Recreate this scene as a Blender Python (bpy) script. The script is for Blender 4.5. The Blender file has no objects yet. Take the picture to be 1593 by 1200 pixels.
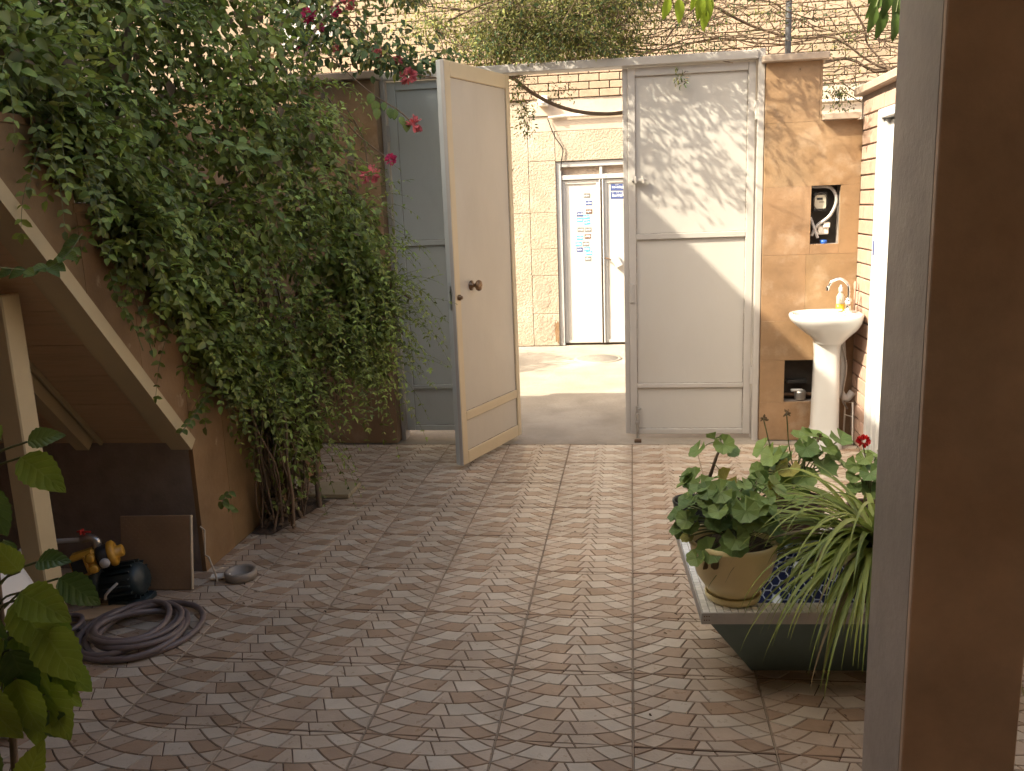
import bpy, bmesh, math, random
import numpy as np
from mathutils import Vector, Matrix, Quaternion

random.seed(7)
rng = np.random.default_rng(7)
SC = bpy.context.scene
COL = SC.collection

# ------------------------------------------------------------------ camera
cam_d = bpy.data.cameras.new('camera')
cam_d.sensor_fit = 'HORIZONTAL'; cam_d.sensor_width = 36
cam_d.lens = 1342.9 / 1593 * 36
cam_d.clip_start = 0.05; cam_d.clip_end = 400
cam = bpy.data.objects.new('camera', cam_d); COL.objects.link(cam)
R_ = Vector((0.99026, 0.13418, -0.03714)); U_ = Vector((0.00891, 0.20516, 0.97869)); F_ = Vector((-0.13894, 0.96949, -0.20196))
m = Matrix((R_, U_, -F_)).transposed().to_4x4(); m.translation = Vector((0, 0, 1.53))
cam.matrix_world = m
SC.camera = cam

# ------------------------------------------------------------------ sky, sun, exposure
SUN = Vector((-1.0, -0.52, 1.0)).normalized()          # towards the sun
w = bpy.data.worlds.new('World'); SC.world = w; w.use_nodes = True
nt = w.node_tree; bg = nt.nodes['Background']
sky = nt.nodes.new('ShaderNodeTexSky'); sky.sky_type = 'NISHITA'; sky.sun_disc = False
sky.sun_elevation = math.asin(SUN.z); sky.sun_rotation = math.atan2(SUN.x, SUN.y)
sky.air_density = 0.7; sky.dust_density = 6.0; sky.ozone_density = 1.0
nt.links.new(sky.outputs[0], bg.inputs[0]); bg.inputs[1].default_value = 0.15
sl = bpy.data.lights.new('sun', 'SUN'); sl.energy = 3.1; sl.angle = math.radians(0.5); sl.color = (1.0, 0.92, 0.82)
so = bpy.data.objects.new('sun', sl); COL.objects.link(so)
so.rotation_euler = (-SUN).to_track_quat('-Z', 'Y').to_euler(); so.location = (-8, -4, 12)
SC.view_settings.view_transform = 'Standard'; SC.view_settings.look = 'None'
SC.view_settings.gamma = 1; SC.view_settings.use_curve_mapping = False
SC.view_settings.exposure = 1.84
SC.view_settings.use_white_balance = True; SC.view_settings.white_balance_temperature = 7250; SC.view_settings.white_balance_tint = 3
SC.cycles.max_bounces = 8; SC.cycles.diffuse_bounces = 5; SC.cycles.transparent_max_bounces = 8

# ------------------------------------------------------------------ helpers
def tag(o, label=None, cat=None, group=None, kind=None):
    if label: o['label'] = label
    if cat: o['category'] = cat
    if group: o['group'] = group
    if kind: o['kind'] = kind
    return o

def empty(name, loc=(0, 0, 0), label=None, cat=None, group=None):
    o = bpy.data.objects.new(name, None); COL.objects.link(o); o.location = loc
    o.empty_display_size = 0.1
    return tag(o, label, cat, group)

def link(name, me, parent=None, loc=None, rot=None, scale=None):
    o = bpy.data.objects.new(name, me); COL.objects.link(o)
    if parent is not None:
        o.parent = parent
        p = parent; off = Vector((0, 0, 0))
        while p is not None:                       # world coordinates in, parents are never rotated
            off += p.location; p = p.parent
        o.location = (Vector(loc) if loc is not None else Vector((0, 0, 0))) - off
    elif loc is not None: o.location = loc
    if rot is not None:
        o.rotation_mode = 'XYZ'; o.rotation_euler = rot
    if scale is not None: o.scale = scale if hasattr(scale, '__len__') else (scale,) * 3
    return o

class MB:
    """collects geometry, builds ONE mesh object"""
    def __init__(s): s.v = []; s.f = []; s.mi = []; s.sm = []
    def add(s, vs, fs, mi=0, sm=False):
        b = len(s.v); s.v += [tuple(x) for x in vs]
        for f in fs: s.f.append(tuple(i + b for i in f)); s.mi.append(mi); s.sm.append(sm)
        return s
    def box(s, a, b, mi=0, ch=0.0, M=None):
        """axis aligned box a..b, chamfered edges by ch; M extra matrix"""
        a = Vector(a); b = Vector(b); c = (a + b) / 2; h = (b - a) / 2
        vs, fs = chbox(abs(h.x), abs(h.y), abs(h.z), ch)
        vs = [c + Vector(v) for v in vs]
        if M is not None: vs = [M @ v for v in vs]
        return s.add(vs, fs, mi)
    def tube(s, pts, r, n=8, mi=0, caps=True, sm=True):
        pts = [Vector(p) for p in pts]; k = len(pts)
        rs = list(r) if hasattr(r, '__len__') else [r] * k
        vs = []; t0 = None; nrm = None
        for i, p in enumerate(pts):
            t = (pts[min(i + 1, k - 1)] - pts[max(i - 1, 0)])
            t = t.normalized() if t.length > 1e-9 else Vector((0, 0, 1))
            if nrm is None:
                nrm = t.orthogonal().normalized()
            else:
                nrm = (nrm - t * nrm.dot(t)); nrm = nrm.normalized() if nrm.length > 1e-6 else t.orthogonal().normalized()
            bn = t.cross(nrm)
            for j in range(n):
                a = 2 * math.pi * j / n
                vs.append(p + (nrm * math.cos(a) + bn * math.sin(a)) * rs[i])
        fs = [(i * n + j, i * n + (j + 1) % n, (i + 1) * n + (j + 1) % n, (i + 1) * n + j) for i in range(k - 1) for j in range(n)]
        s.add(vs, fs, mi, sm)
        if caps:
            s.add(vs[:n], [tuple(range(n))[::-1]], mi); s.add(vs[-n:], [tuple(range(n))], mi)
        return s
    def lathe(s, prof, c=(0, 0, 0), n=32, mi=0, M=None, sx=1, sy=1, close=False):
        vs = []
        for r, z in prof:
            for j in range(n):
                a = 2 * math.pi * j / n
                v = Vector((r * math.cos(a) * sx, r * math.sin(a) * sy, z))
                vs.append((M @ v) if M is not None else v + Vector(c))
        k = len(prof)
        fs = [(i * n + j, i * n + (j + 1) % n, (i + 1) * n + (j + 1) % n, (i + 1) * n + j) for i in range(k - 1) for j in range(n)]
        s.add(vs, fs, mi, True)
        if close:
            s.add(vs[:n], [tuple(range(n))[::-1]], mi); s.add(vs[-n:], [tuple(range(n))], mi)
        return s
    def mesh(s, name, mats):
        me = bpy.data.meshes.new(name); me.from_pydata(s.v, [], s.f)
        for mm in (mats if isinstance(mats, (list, tuple)) else [mats]): me.materials.append(mm)
        me.polygons.foreach_set('material_index', s.mi); me.polygons.foreach_set('use_smooth', s.sm)
        me.update(); return me
    def build(s, name, mats, parent=None):
        return link(name, s.mesh(name, mats), parent)

def chbox(hx, hy, hz, ch):
    if ch <= 0:
        vs = [(x * hx, y * hy, z * hz) for z in (-1, 1) for y in (-1, 1) for x in (-1, 1)]
        return vs, [(0, 2, 3, 1), (4, 5, 7, 6), (0, 1, 5, 4), (2, 6, 7, 3), (0, 4, 6, 2), (1, 3, 7, 5)]
    c = min(ch, hx * .9, hy * .9, hz * .9); vs = []; idx = {}
    for x in (-1, 1):
        for y in (-1, 1):
            for z in (-1, 1):
                for ax in range(3):
                    p = [x * (hx - c), y * (hy - c), z * (hz - c)]; p[ax] = (x, y, z)[ax] * (hx, hy, hz)[ax]
                    idx[(x, y, z, ax)] = len(vs); vs.append(tuple(p))
    I = lambda s, ax: idx[(s[0], s[1], s[2], ax)]
    fs = []
    for ax in range(3):
        o = [(1, 2), (2, 0), (0, 1)][ax]
        for sg in (-1, 1):
            q = []
            for a, b in ((-1, -1), (1, -1), (1, 1), (-1, 1)):
                t = [0, 0, 0]; t[ax] = sg; t[o[0]] = a; t[o[1]] = b; q.append(I(t, ax))
            fs.append(tuple(q if sg > 0 else q[::-1]))
    for ax in range(3):                       # edges along ax
        o = [(1, 2), (2, 0), (0, 1)][ax]
        for a in (-1, 1):
            for b in (-1, 1):
                t0 = [0, 0, 0]; t0[ax] = -1; t0[o[0]] = a; t0[o[1]] = b; t1 = list(t0); t1[ax] = 1
                q = [I(t0, o[0]), I(t1, o[0]), I(t1, o[1]), I(t0, o[1])]
                fs.append(tuple(q if a * b < 0 else q[::-1]))
    for x in (-1, 1):
        for y in (-1, 1):
            for z in (-1, 1):
                q = [I((x, y, z), 0), I((x, y, z), 1), I((x, y, z), 2)]
                fs.append(tuple(q if x * y * z > 0 else q[::-1]))
    return vs, fs

def box_obj(name, a, b, mat, parent=None, ch=0.003):
    a = Vector(a); b = Vector(b); h = (b - a) / 2
    vs, fs = chbox(abs(h.x), abs(h.y), abs(h.z), ch)
    mb = MB().add(vs, fs); return link(name, mb.mesh(name, mat), parent, (a + b) / 2)

def spline(pts, n=8):
    """Catmull-Rom through pts"""
    pts = [Vector(p) for p in pts]; P = [pts[0] * 2 - pts[1]] + pts + [pts[-1] * 2 - pts[-2]]; out = []
    for i in range(1, len(P) - 2):
        for k in range(n):
            t = k / n; a, b, c, d = P[i - 1:i + 3]
            out.append(0.5 * ((2 * b) + (c - a) * t + (2 * a - 5 * b + 4 * c - d) * t * t + (3 * b - a - 3 * c + d) * t ** 3))
    out.append(pts[-1]); return out

# ------------------------------------------------------------------ materials
def mat(name, col, rough=0.6, var=0.12, scale=5.0, bump=0.0, bscale=40.0, rnd=0.0, metal=0.0, col2=None, c2scale=3.0, c2lo=0.5, c2hi=0.65,
        island=0.0, trans=0.0, stretch=None, coat=0.0, hue=0.0, spec=None, col3=None, c3scale=9.0, c3lo=0.58, c3hi=0.66):
    mt = bpy.data.materials.new(name); mt.use_nodes = True
    N = mt.node_tree.nodes; L = mt.node_tree.links; N.clear()
    out = N.new('ShaderNodeOutputMaterial'); bs = N.new('ShaderNodeBsdfPrincipled')
    bs.inputs['Roughness'].default_value = rough; bs.inputs['Metallic'].default_value = metal
    if coat: bs.inputs['Coat Weight'].default_value = coat; bs.inputs['Coat Roughness'].default_value = 0.15
    if spec is not None: bs.inputs['Specular IOR Level'].default_value = spec
    geo = N.new('ShaderNodeNewGeometry'); pos = geo.outputs['Position']
    if stretch:
        mp = N.new('ShaderNodeMapping'); mp.inputs['Scale'].default_value = stretch; L.new(pos, mp.inputs['Vector']); pos = mp.outputs[0]
    def noise(sc, det=4, src=None):
        n = N.new('ShaderNodeTexNoise'); n.inputs['Scale'].default_value = sc; n.inputs['Detail'].default_value = det
        n.inputs['Roughness'].default_value = 0.6; L.new(src or pos, n.inputs['Vector']); return n.outputs['Fac']
    def mapr(v, a, b, c, d):
        r = N.new('ShaderNodeMapRange'); L.new(v, r.inputs[0])
        for i, x in enumerate((a, b, c, d)): r.inputs[i + 1].default_value = x
        return r.outputs[0]
    def mix(fac, a, b):
        x = N.new('ShaderNodeMix'); x.data_type = 'RGBA'; L.new(fac, x.inputs[0])
        for k, vv in ((6, a), (7, b)):
            if isinstance(vv, tuple): x.inputs[k].default_value = (*vv, 1)
            else: L.new(vv, x.inputs[k])
        return x.outputs[2]
    rgb = N.new('ShaderNodeRGB'); rgb.outputs[0].default_value = (*col, 1); c = rgb.outputs[0]
    if col2: c = mix(mapr(noise(c2scale, 6), c2lo, c2hi, 0, 1), c, col2)
    if col3: c = mix(mapr(noise(c3scale, 8), c3lo, c3hi, 0, 1), c, col3)
    hs = N.new('ShaderNodeHueSaturation'); L.new(c, hs.inputs['Color'])
    val = mapr(noise(scale, 5), 0.3, 0.7, 1 - var, 1 + var)
    def mul(a, b):
        x = N.new('ShaderNodeMath'); x.operation = 'MULTIPLY'; L.new(a, x.inputs[0]); L.new(b, x.inputs[1]); return x.outputs[0]
    if rnd:
        oi = N.new('ShaderNodeObjectInfo'); val = mul(val, mapr(oi.outputs['Random'], 0, 1, 1 - rnd, 1 + rnd))
        if hue: L.new(mapr(oi.outputs['Random'], 0, 1, 0.5 + hue, 0.5 - hue), hs.inputs['Hue'])
    if island:
        val = mul(val, mapr(geo.outputs['Random Per Island'], 0, 1, 1 - island, 1 + island))
        if hue: L.new(mapr(geo.outputs['Random Per Island'], 0, 1, 0.5 - hue, 0.5 + hue), hs.inputs['Hue'])
    L.new(val, hs.inputs['Value']); L.new(hs.outputs[0], bs.inputs['Base Color'])
    L.new(mapr(noise(scale * 3, 4), 0.3, 0.7, max(0, rough - 0.1), min(1, rough + 0.1)), bs.inputs['Roughness'])
    if bump:
        b = N.new('ShaderNodeBump'); b.inputs['Strength'].default_value = 1.0; b.inputs['Distance'].default_value = bump
        L.new(noise(bscale, 6), b.inputs['Height']); L.new(b.outputs[0], bs.inputs['Normal'])
    sh = bs.outputs[0]
    if trans:
        tr = N.new('ShaderNodeBsdfTranslucent'); L.new(hs.outputs[0], tr.inputs[0]); mx = N.new('ShaderNodeMixShader')
        mx.inputs[0].default_value = trans; L.new(sh, mx.inputs[1]); L.new(tr.outputs[0], mx.inputs[2]); sh = mx.outputs[0]
    L.new(sh, out.inputs[0]); return mt

def vein_mat(name, col, vcol, rough=0.45, trans=0.3, nv=6.0, slope=0.9, width=0.10, fan=False):
    """big leaf with midrib and side veins, from the leaf's own UV (u across -1..1, v along 0..1)"""
    mt = mat(name, col, rough, 0.12, 25, 0.0, 40, rnd=0.22, trans=trans, hue=0.012)
    N = mt.node_tree.nodes; L = mt.node_tree.links
    bs = next(n for n in N if n.type == 'BSDF_PRINCIPLED'); hs = next(n for n in N if n.type == 'HUE_SAT')
    uv = N.new('ShaderNodeUVMap'); sp = N.new('ShaderNodeSeparateXYZ'); L.new(uv.outputs[0], sp.inputs[0])
    def ma(op, a, b=None):
        x = N.new('ShaderNodeMath'); x.operation = op
        for i, v in enumerate((a, b)):
            if v is None: continue
            if isinstance(v, (int, float)): x.inputs[i].default_value = v
            else: L.new(v, x.inputs[i])
        return x.outputs[0]
    if fan:
        ang = ma('ARCTAN2', sp.outputs[0], sp.outputs[1]); fr = ma('ABSOLUTE', ma('SINE', ma('MULTIPLY', ang, nv)))
        vein = ma('LESS_THAN', fr, width * 1.4)
    else:
        au = ma('ABSOLUTE', sp.outputs[0])
        q = ma('SUBTRACT', ma('MULTIPLY', sp.outputs[1], nv), ma('MULTIPLY', au, slope * 1.6))
        fr = ma('ABSOLUTE', ma('SUBTRACT', ma('FRACT', q), 0.5))
        vein = ma('MAXIMUM', ma('LESS_THAN', fr, width * 0.6), ma('LESS_THAN', au, 0.05))
    src = hs.inputs['Color'].links[0].from_socket
    mx = N.new('ShaderNodeMix'); mx.data_type = 'RGBA'; L.new(ma('MULTIPLY', vein, 0.6), mx.inputs[0]); L.new(src, mx.inputs[6]); mx.inputs[7].default_value = (*vcol, 1)
    L.new(mx.outputs[2], hs.inputs['Color'])
    b = N.new('ShaderNodeBump'); b.inputs['Distance'].default_value = 0.0007; b.invert = True
    L.new(ma('SUBTRACT', 1.0, ma('MINIMUM', ma('MULTIPLY', fr, 3.0), 1.0)), b.inputs['Height']); L.new(b.outputs[0], bs.inputs['Normal'])
    return mt

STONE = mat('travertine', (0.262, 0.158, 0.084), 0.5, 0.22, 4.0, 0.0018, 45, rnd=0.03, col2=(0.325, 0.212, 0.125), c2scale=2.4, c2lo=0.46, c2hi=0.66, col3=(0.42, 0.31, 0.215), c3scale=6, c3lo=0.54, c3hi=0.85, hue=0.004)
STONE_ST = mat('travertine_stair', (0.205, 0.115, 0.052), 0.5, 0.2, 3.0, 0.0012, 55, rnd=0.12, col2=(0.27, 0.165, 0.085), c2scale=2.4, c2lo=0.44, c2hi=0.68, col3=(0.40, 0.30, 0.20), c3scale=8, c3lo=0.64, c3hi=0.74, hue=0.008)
STONE_DK = mat('travertine_reddish', (0.22, 0.10, 0.052), 0.55, 0.2, 4.0, 0.0012, 50, rnd=0.08, col2=(0.27, 0.15, 0.085), c2scale=3)  # redder brown travertine of the pier end and back wall
STONE_SKY = mat('stone_sky_greyed', (0.46, 0.40, 0.345), 0.45, 0.14, 5.0, 0.0012, 60, rnd=0.05, col2=(0.36, 0.31, 0.27), c2scale=2.5, col3=(0.55, 0.52, 0.48), c3scale=5, c3lo=0.73, c3hi=0.76)  # column stone with sky light put into its colour as grey; pale specks
STONE_BR = mat('brown_stone', (0.63, 0.46, 0.335), 0.5, 0.2, 5.0, 0.0014, 60, rnd=0.05, col2=(0.56, 0.37, 0.245), c2scale=1.6, c2lo=0.45, c2hi=0.7)
COPING = mat('coping_stone', (0.38, 0.30, 0.235), 0.7, 0.12, 8, 0.002, 60, rnd=0.06)
MORTAR = mat('mortar', (0.30, 0.225, 0.165), 0.9, 0.15, 12, 0.002, 90)
MORTAR_DK = mat('mortar_dark', (0.25, 0.21, 0.185), 0.9, 0.15, 12, 0.002, 90)
BRICK_Y = mat('yellow_brick', (0.38, 0.275, 0.195), 0.8, 0.12, 14, 0.002, 90, rnd=0.13, hue=0.008)
BRICK_P = mat('pink_brick', (0.40, 0.27, 0.21), 0.75, 0.10, 14, 0.0015, 90, rnd=0.10, hue=0.008)
STUCCO = mat('stucco', (0.41, 0.335, 0.255), 0.95, 0.08, 5, 0.016, 42, col2=(0.47, 0.40, 0.325), c2scale=2)
RENDER_BR = mat('bare_render', (0.40, 0.31, 0.24), 0.95, 0.12, 9, 0.012, 30)
PLASTER = mat('beige_plaster', (0.52, 0.42, 0.33), 0.9, 0.10, 2.5, 0.003, 30)
PLASTER_W = mat('pale_plaster', (0.74, 0.70, 0.63), 0.9, 0.08, 2.5, 0.002, 30)
STREET = mat('street_concrete', (0.29, 0.25, 0.205), 0.95, 0.13, 3.2, 0.006, 38, col2=(0.36, 0.315, 0.265), c2scale=1.1, col3=(0.22, 0.18, 0.15), c3scale=26, c3lo=0.67, c3hi=0.72)
STREET_DK = mat('street_patch', (0.20, 0.175, 0.15), 0.9, 0.15, 20, 0.004, 60)
T_LIGHT = mat('tile_light', (0.499, 0.428, 0.350), 0.34, 0.10, 9, 0.0009, 120, rnd=0.09, col2=(0.462, 0.394, 0.322), c2scale=4, c2lo=0.5, c2hi=0.72, col3=(0.420, 0.350, 0.271), c3scale=2.1, c3lo=.46, c3hi=.82)
T_TAN = mat('tile_tan', (0.462, 0.374, 0.294), 0.34, 0.11, 9, 0.0009, 120, rnd=0.09, col2=(0.410, 0.325, 0.253), c2scale=4, c2lo=0.5, c2hi=0.72, col3=(0.352, 0.271, 0.198), c3scale=2.1, c3lo=.46, c3hi=.82)
T_PINK = mat('tile_pink', (0.430, 0.336, 0.260), 0.34, 0.11, 9, 0.0009, 120, rnd=0.10, col2=(0.375, 0.290, 0.227), c2scale=4, c2lo=0.5, c2hi=0.72, col3=(0.319, 0.243, 0.179), c3scale=2.1, c3lo=.46, c3hi=.82)
T_BROWN = mat('tile_brown', (0.353, 0.247, 0.173), 0.34, 0.12, 9, 0.0009, 120, rnd=0.10, col2=(0.311, 0.213, 0.147), c2scale=4, c2lo=0.5, c2hi=0.72, col3=(0.258, 0.174, 0.115), c3scale=2.1, c3lo=.46, c3hi=.82)
T_GROOVE = mat('tile_groove', (0.121, 0.074, 0.048), 0.8, 0.15, 12)
GROUT = mat('grout', (0.34, 0.27, 0.20), 0.9, 0.2, 7, 0.001, 80)
GATE_W = mat('gate_paint', (0.50, 0.475, 0.44), 0.42, 0.06, 1.6, 0.004, 2.2, rnd=0.02, stretch=(1.3, 1.3, .6), col2=(0.445, 0.415, 0.375), c2scale=1.6, c2lo=.48, c2hi=.75, col3=(0.27, 0.18, 0.12), c3scale=16, c3lo=.74, c3hi=.80)
GATE_F = mat('gate_frame_paint', (0.46, 0.43, 0.40), 0.45, 0.06, 3, 0.0004, 30, rnd=0.03, col3=(0.25, 0.17, 0.12), c3scale=22, c3lo=0.72, c3hi=0.76)
GATE_SKY = mat('gate_paint_sky_tint', (0.56, 0.585, 0.57), 0.45, 0.06, 1.6, 0.003, 2.2, rnd=0.02, stretch=(1.3, 1.3, .6), col2=(0.50, 0.52, 0.51), c2scale=1.3)  # same gate paint, bluish sky-lit shade mixed into the colour, lightened
DOOR_C = mat('door_cream_panel', (0.54, 0.475, 0.385), 0.42, 0.05, 1.8, 0.0035, 2.2, rnd=0.01, stretch=(1.3, 1.3, .6), col2=(0.50, 0.435, 0.345), c2scale=1.6, c2lo=.5, c2hi=.75, col3=(0.25, 0.17, 0.12), c3scale=18, c3lo=.76, c3hi=.81)
DOOR_F = mat('door_cream_frame', (0.60, 0.48, 0.31), 0.45, 0.05, 3, 0.0003, 30, rnd=0.02, col3=(0.22, 0.14, 0.09), c3scale=30, c3lo=0.75, c3hi=0.78)
RUST = mat('rusty_steel', (0.13, 0.075, 0.045), 0.75, 0.3, 30, 0.0006, 90, metal=0.3)
STEEL = mat('bare_steel', (0.45, 0.44, 0.43), 0.35, 0.1, 12, metal=0.9)
CHROME = mat('chrome', (0.85, 0.85, 0.86), 0.08, 0.02, 5, metal=1.0)
BRONZE = mat('bronze', (0.22, 0.14, 0.085), 0.32, 0.15, 20, metal=0.85)
ALU = mat('dull_aluminium', (0.46, 0.45, 0.43), 0.5, 0.08, 15, metal=0.35)
CERAM = mat('white_ceramic', (0.60, 0.59, 0.57), 0.12, 0.02, 4, coat=0.4)
WHITE_P = mat('white_paint', (0.52, 0.515, 0.51), 0.4, 0.04, 5, 0.0003, 30, rnd=0.02, col3=(0.45, 0.38, 0.32), c3scale=14, c3lo=0.72, c3hi=0.75)
WHITE_G = mat('weathered_white_paint', (0.55, 0.525, 0.49), 0.5, 0.05, 4, 0.0005, 30, rnd=0.02, col2=(0.62, 0.57, 0.51), c2scale=2, c2lo=0.55, c2hi=0.75, col3=(0.30, 0.20, 0.13), c3scale=16, c3lo=0.72, c3hi=0.74)
GREY_P = mat('grey_door_frame_paint', (0.46, 0.45, 0.44), 0.5, 0.06, 4, 0.0004, 30, col3=(0.20, 0.12, 0.08), c3scale=18, c3lo=0.68, c3hi=0.71)
CREAM_T = mat('cream_steel_tube', (0.50, 0.41, 0.25), 0.5, 0.07, 4, 0.0004, 30, rnd=0.03, col3=(0.2, 0.13, 0.08), c3scale=25, c3lo=0.74, c3hi=0.77)
WOODS = mat('soffit_wood', (0.55, 0.39, 0.235), 0.55, 0.20, 5, 0.0005, 40, rnd=0.10, stretch=(0.6, 9, 9), col2=(0.44, 0.30, 0.175), c2scale=5)
BOARD = mat('checker_board', (0.29, 0.185, 0.11), 0.7, 0.15, 8, 0.0005, 60)
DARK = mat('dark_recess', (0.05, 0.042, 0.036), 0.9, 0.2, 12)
BLACK = mat('black_plastic', (0.02, 0.02, 0.021), 0.4, 0.1, 10)
RED = mat('red_paint', (0.45, 0.03, 0.025), 0.4, 0.1, 10)
YEL = mat('yellow_plastic', (0.48, 0.25, 0.03), 0.4, 0.08, 10, rnd=0.02)
TEAL = mat('dark_teal_paint', (0.022, 0.036, 0.04), 0.45, 0.2, 15, 0.0008, 40)
HOSE = mat('grey_hose', (0.165, 0.13, 0.125), 0.42, 0.10, 14, 0.0003, 150)
SOIL = mat('soil', (0.075, 0.05, 0.034), 0.95, 0.4, 30, 0.01, 60)
POTC = mat('cream_pot', (0.78, 0.67, 0.37), 0.42, 0.05, 5, 0.0003, 30)
POTB = mat('brown_pot', (0.15, 0.085, 0.058), 0.55, 0.12, 9, 0.0008, 40)
POTK = mat('black_pot', (0.03, 0.035, 0.03), 0.5, 0.12, 9)
POOLG = mat('dark_green_paint', (0.14, 0.20, 0.195), 0.5, 0.12, 4, 0.001, 30)
MOS_W = mat('white_mosaic', (0.80, 0.80, 0.77), 0.25, 0.03, 9, rnd=0.09)
MOS_G = mat('mosaic_grout', (0.42, 0.41, 0.39), 0.8, 0.1, 9)
HEX_B = mat('navy_hex', (0.012, 0.018, 0.055), 0.15, 0.1, 9, rnd=0.3)
HEX_W = mat('white_hex', (0.62, 0.68, 0.74), 0.2, 0.03, 9, rnd=0.05)
HEX_L = mat('pale_blue_tile', (0.30, 0.45, 0.62), 0.2, 0.03, 9, rnd=0.05)
HEX_G = mat('hex_grout', (0.42, 0.47, 0.55), 0.7, 0.05, 9)
BARK = mat('bark', (0.16, 0.115, 0.08), 0.9, 0.3, 18, 0.004, 60, stretch=(1, 1, 0.3))
TWIG = mat('dry_twig', (0.17, 0.115, 0.075), 0.85, 0.25, 20)
STEM = mat('green_stem', (0.13, 0.15, 0.06), 0.6, 0.2, 20)
L_VINE = mat('vine_leaf', (0.19, 0.24, 0.058), 0.5, 0.36, 3.2, island=0.5, trans=0.28, hue=0.02)
L_VINE2 = mat('vine_leaf_young', (0.275, 0.345, 0.075), 0.5, 0.2, 3, island=0.35, trans=0.35, hue=0.02)
L_DRY = mat('vine_leaf_dry', (0.15, 0.105, 0.06), 0.8, 0.2, 3, island=0.35, trans=0.2)
L_BOUG = mat('bougainvillea_leaf', (0.09, 0.14, 0.05), 0.5, 0.15, 3, island=0.35, trans=0.25)
L_YEL = mat('fine_yellow_green_leaf', (0.28, 0.275, 0.08), 0.6, 0.2, 2.2, island=0.4, trans=0.3, hue=0.03)
L_FINE = mat('fine_green_leaf', (0.085, 0.13, 0.05), 0.6, 0.2, 2.2, island=0.35, trans=0.3, hue=0.02)
L_LIME = mat('lime_leaf', (0.27, 0.36, 0.04), 0.4, 0.12, 12, rnd=0.15, trans=0.45)
L_BROAD = mat('broad_leaf', (0.085, 0.14, 0.035), 0.4, 0.12, 12, rnd=0.2, trans=0.3)
BRACT = mat('pink_bract', (0.55, 0.045, 0.16), 0.6, 0.15, 12, island=0.3, trans=0.35)
BRACT2 = mat('pale_pink_bract', (0.60, 0.16, 0.18), 0.6, 0.15, 12, island=0.3, trans=0.35)
PETAL = mat('red_petal', (0.55, 0.012, 0.02), 0.5, 0.15, 20, island=0.25, trans=0.2)
L_GER = vein_mat('geranium_leaf', (0.165, 0.255, 0.07), (0.23, 0.31, 0.11), 0.55, 0.25, nv=4.5, width=0.09, fan=True)
L_GERY = vein_mat('geranium_leaf_yellowing', (0.26, 0.25, 0.05), (0.33, 0.33, 0.10), 0.55, 0.3, nv=4.5, width=0.09, fan=True)
L_BIG = vein_mat('serrated_leaf', (0.27, 0.38, 0.055), (0.33, 0.45, 0.10), 0.42, 0.35, nv=6.5, slope=1.0, width=0.09)
L_BIGD = vein_mat('serrated_leaf_dark', (0.11, 0.19, 0.045), (0.15, 0.24, 0.07), 0.42, 0.25, nv=6.5, slope=1.0, width=0.09)
L_VBIG = vein_mat('vine_shoot_leaf', (0.165, 0.235, 0.06), (0.20, 0.27, 0.085), 0.5, 0.28, nv=5, width=0.07)
L_SPID = mat('spider_plant_blade', (0.25, 0.31, 0.075), 0.42, 0.15, 12, rnd=0.25, trans=0.3, hue=0.012)
L_SPIDD = mat('spider_plant_blade_dry', (0.24, 0.19, 0.10), 0.6, 0.15, 12, rnd=0.2, trans=0.25)

# =================================================================== THE SETTING
# ---- floor of patterned tiles
floor = tag(box_obj('courtyard_floor', (-3.4, -3.0, -0.20), (3.6, 5.47, -0.012), GROUT, None, 0), kind='structure')
TX0, TY0, TS = -0.0092, 2.64, 0.40
def clip(poly, ax, val, keep_less):
    out = []; n = len(poly)
    for i in range(n):
        a = poly[i]; b = poly[(i + 1) % n]
        ina = (a[ax] <= val) if keep_less else (a[ax] >= val); inb = (b[ax] <= val) if keep_less else (b[ax] >= val)
        if ina: out.append(a)
        if ina != inb:
            t = (val - a[ax]) / (b[ax] - a[ax]); out.append((a[0] + (b[0] - a[0]) * t, a[1] + (b[1] - a[1]) * t))
    return out
def area(p): return 0.5 * sum(p[i][0] * p[(i + 1) % len(p)][1] - p[(i + 1) % len(p)][0] * p[i][1] for i in range(len(p)))
def clean(p, eps=0.0008):
    q = []
    for a in p:
        if not q or math.hypot(a[0] - q[-1][0], a[1] - q[-1][1]) > eps: q.append(a)
    while len(q) > 2 and math.hypot(q[0][0] - q[-1][0], q[0][1] - q[-1][1]) < eps: q.pop()
    return q
def inset(p, d):
    n = len(p); out = []
    for i in range(n):
        a, b, c = p[i - 1], p[i], p[(i + 1) % n]
        e1 = (b[0] - a[0], b[1] - a[1]); e2 = (c[0] - b[0], c[1] - b[1]); l1 = math.hypot(*e1); l2 = math.hypot(*e2)
        n1 = (-e1[1] / l1, e1[0] / l1); n2 = (-e2[1] / l2, e2[0] / l2)
        bx, by = n1[0] + n2[0], n1[1] + n2[1]; bl = max(0.35, (bx * bx + by * by) / 2)
        out.append((b[0] + bx * d / bl, b[1] + by * d / bl))
    return out
RAD = 43.0; BD = TS * 100 / 6; PHI = 4.3
H = lambda s: RAD - math.sqrt(RAD * RAD - s * s)
def arcpts(s0, s1, k, mirror=1, n=4):           # own arc k, s from s0 to s1
    return [(20 + mirror * (s0 + (s1 - s0) * i / n), k * BD + PHI + H(s0 + (s1 - s0) * i / n)) for i in range(n + 1)]
def nbpts(s0, s1, m, mirror=1, n=3):            # the next column's arc m running into this tile
    return [(20 + mirror * (s0 + (s1 - s0) * i / n), m * BD + PHI + H(40 - (s0 + (s1 - s0) * i / n))) for i in range(n + 1)]
S1, S2 = 13.8, 8.15
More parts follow.
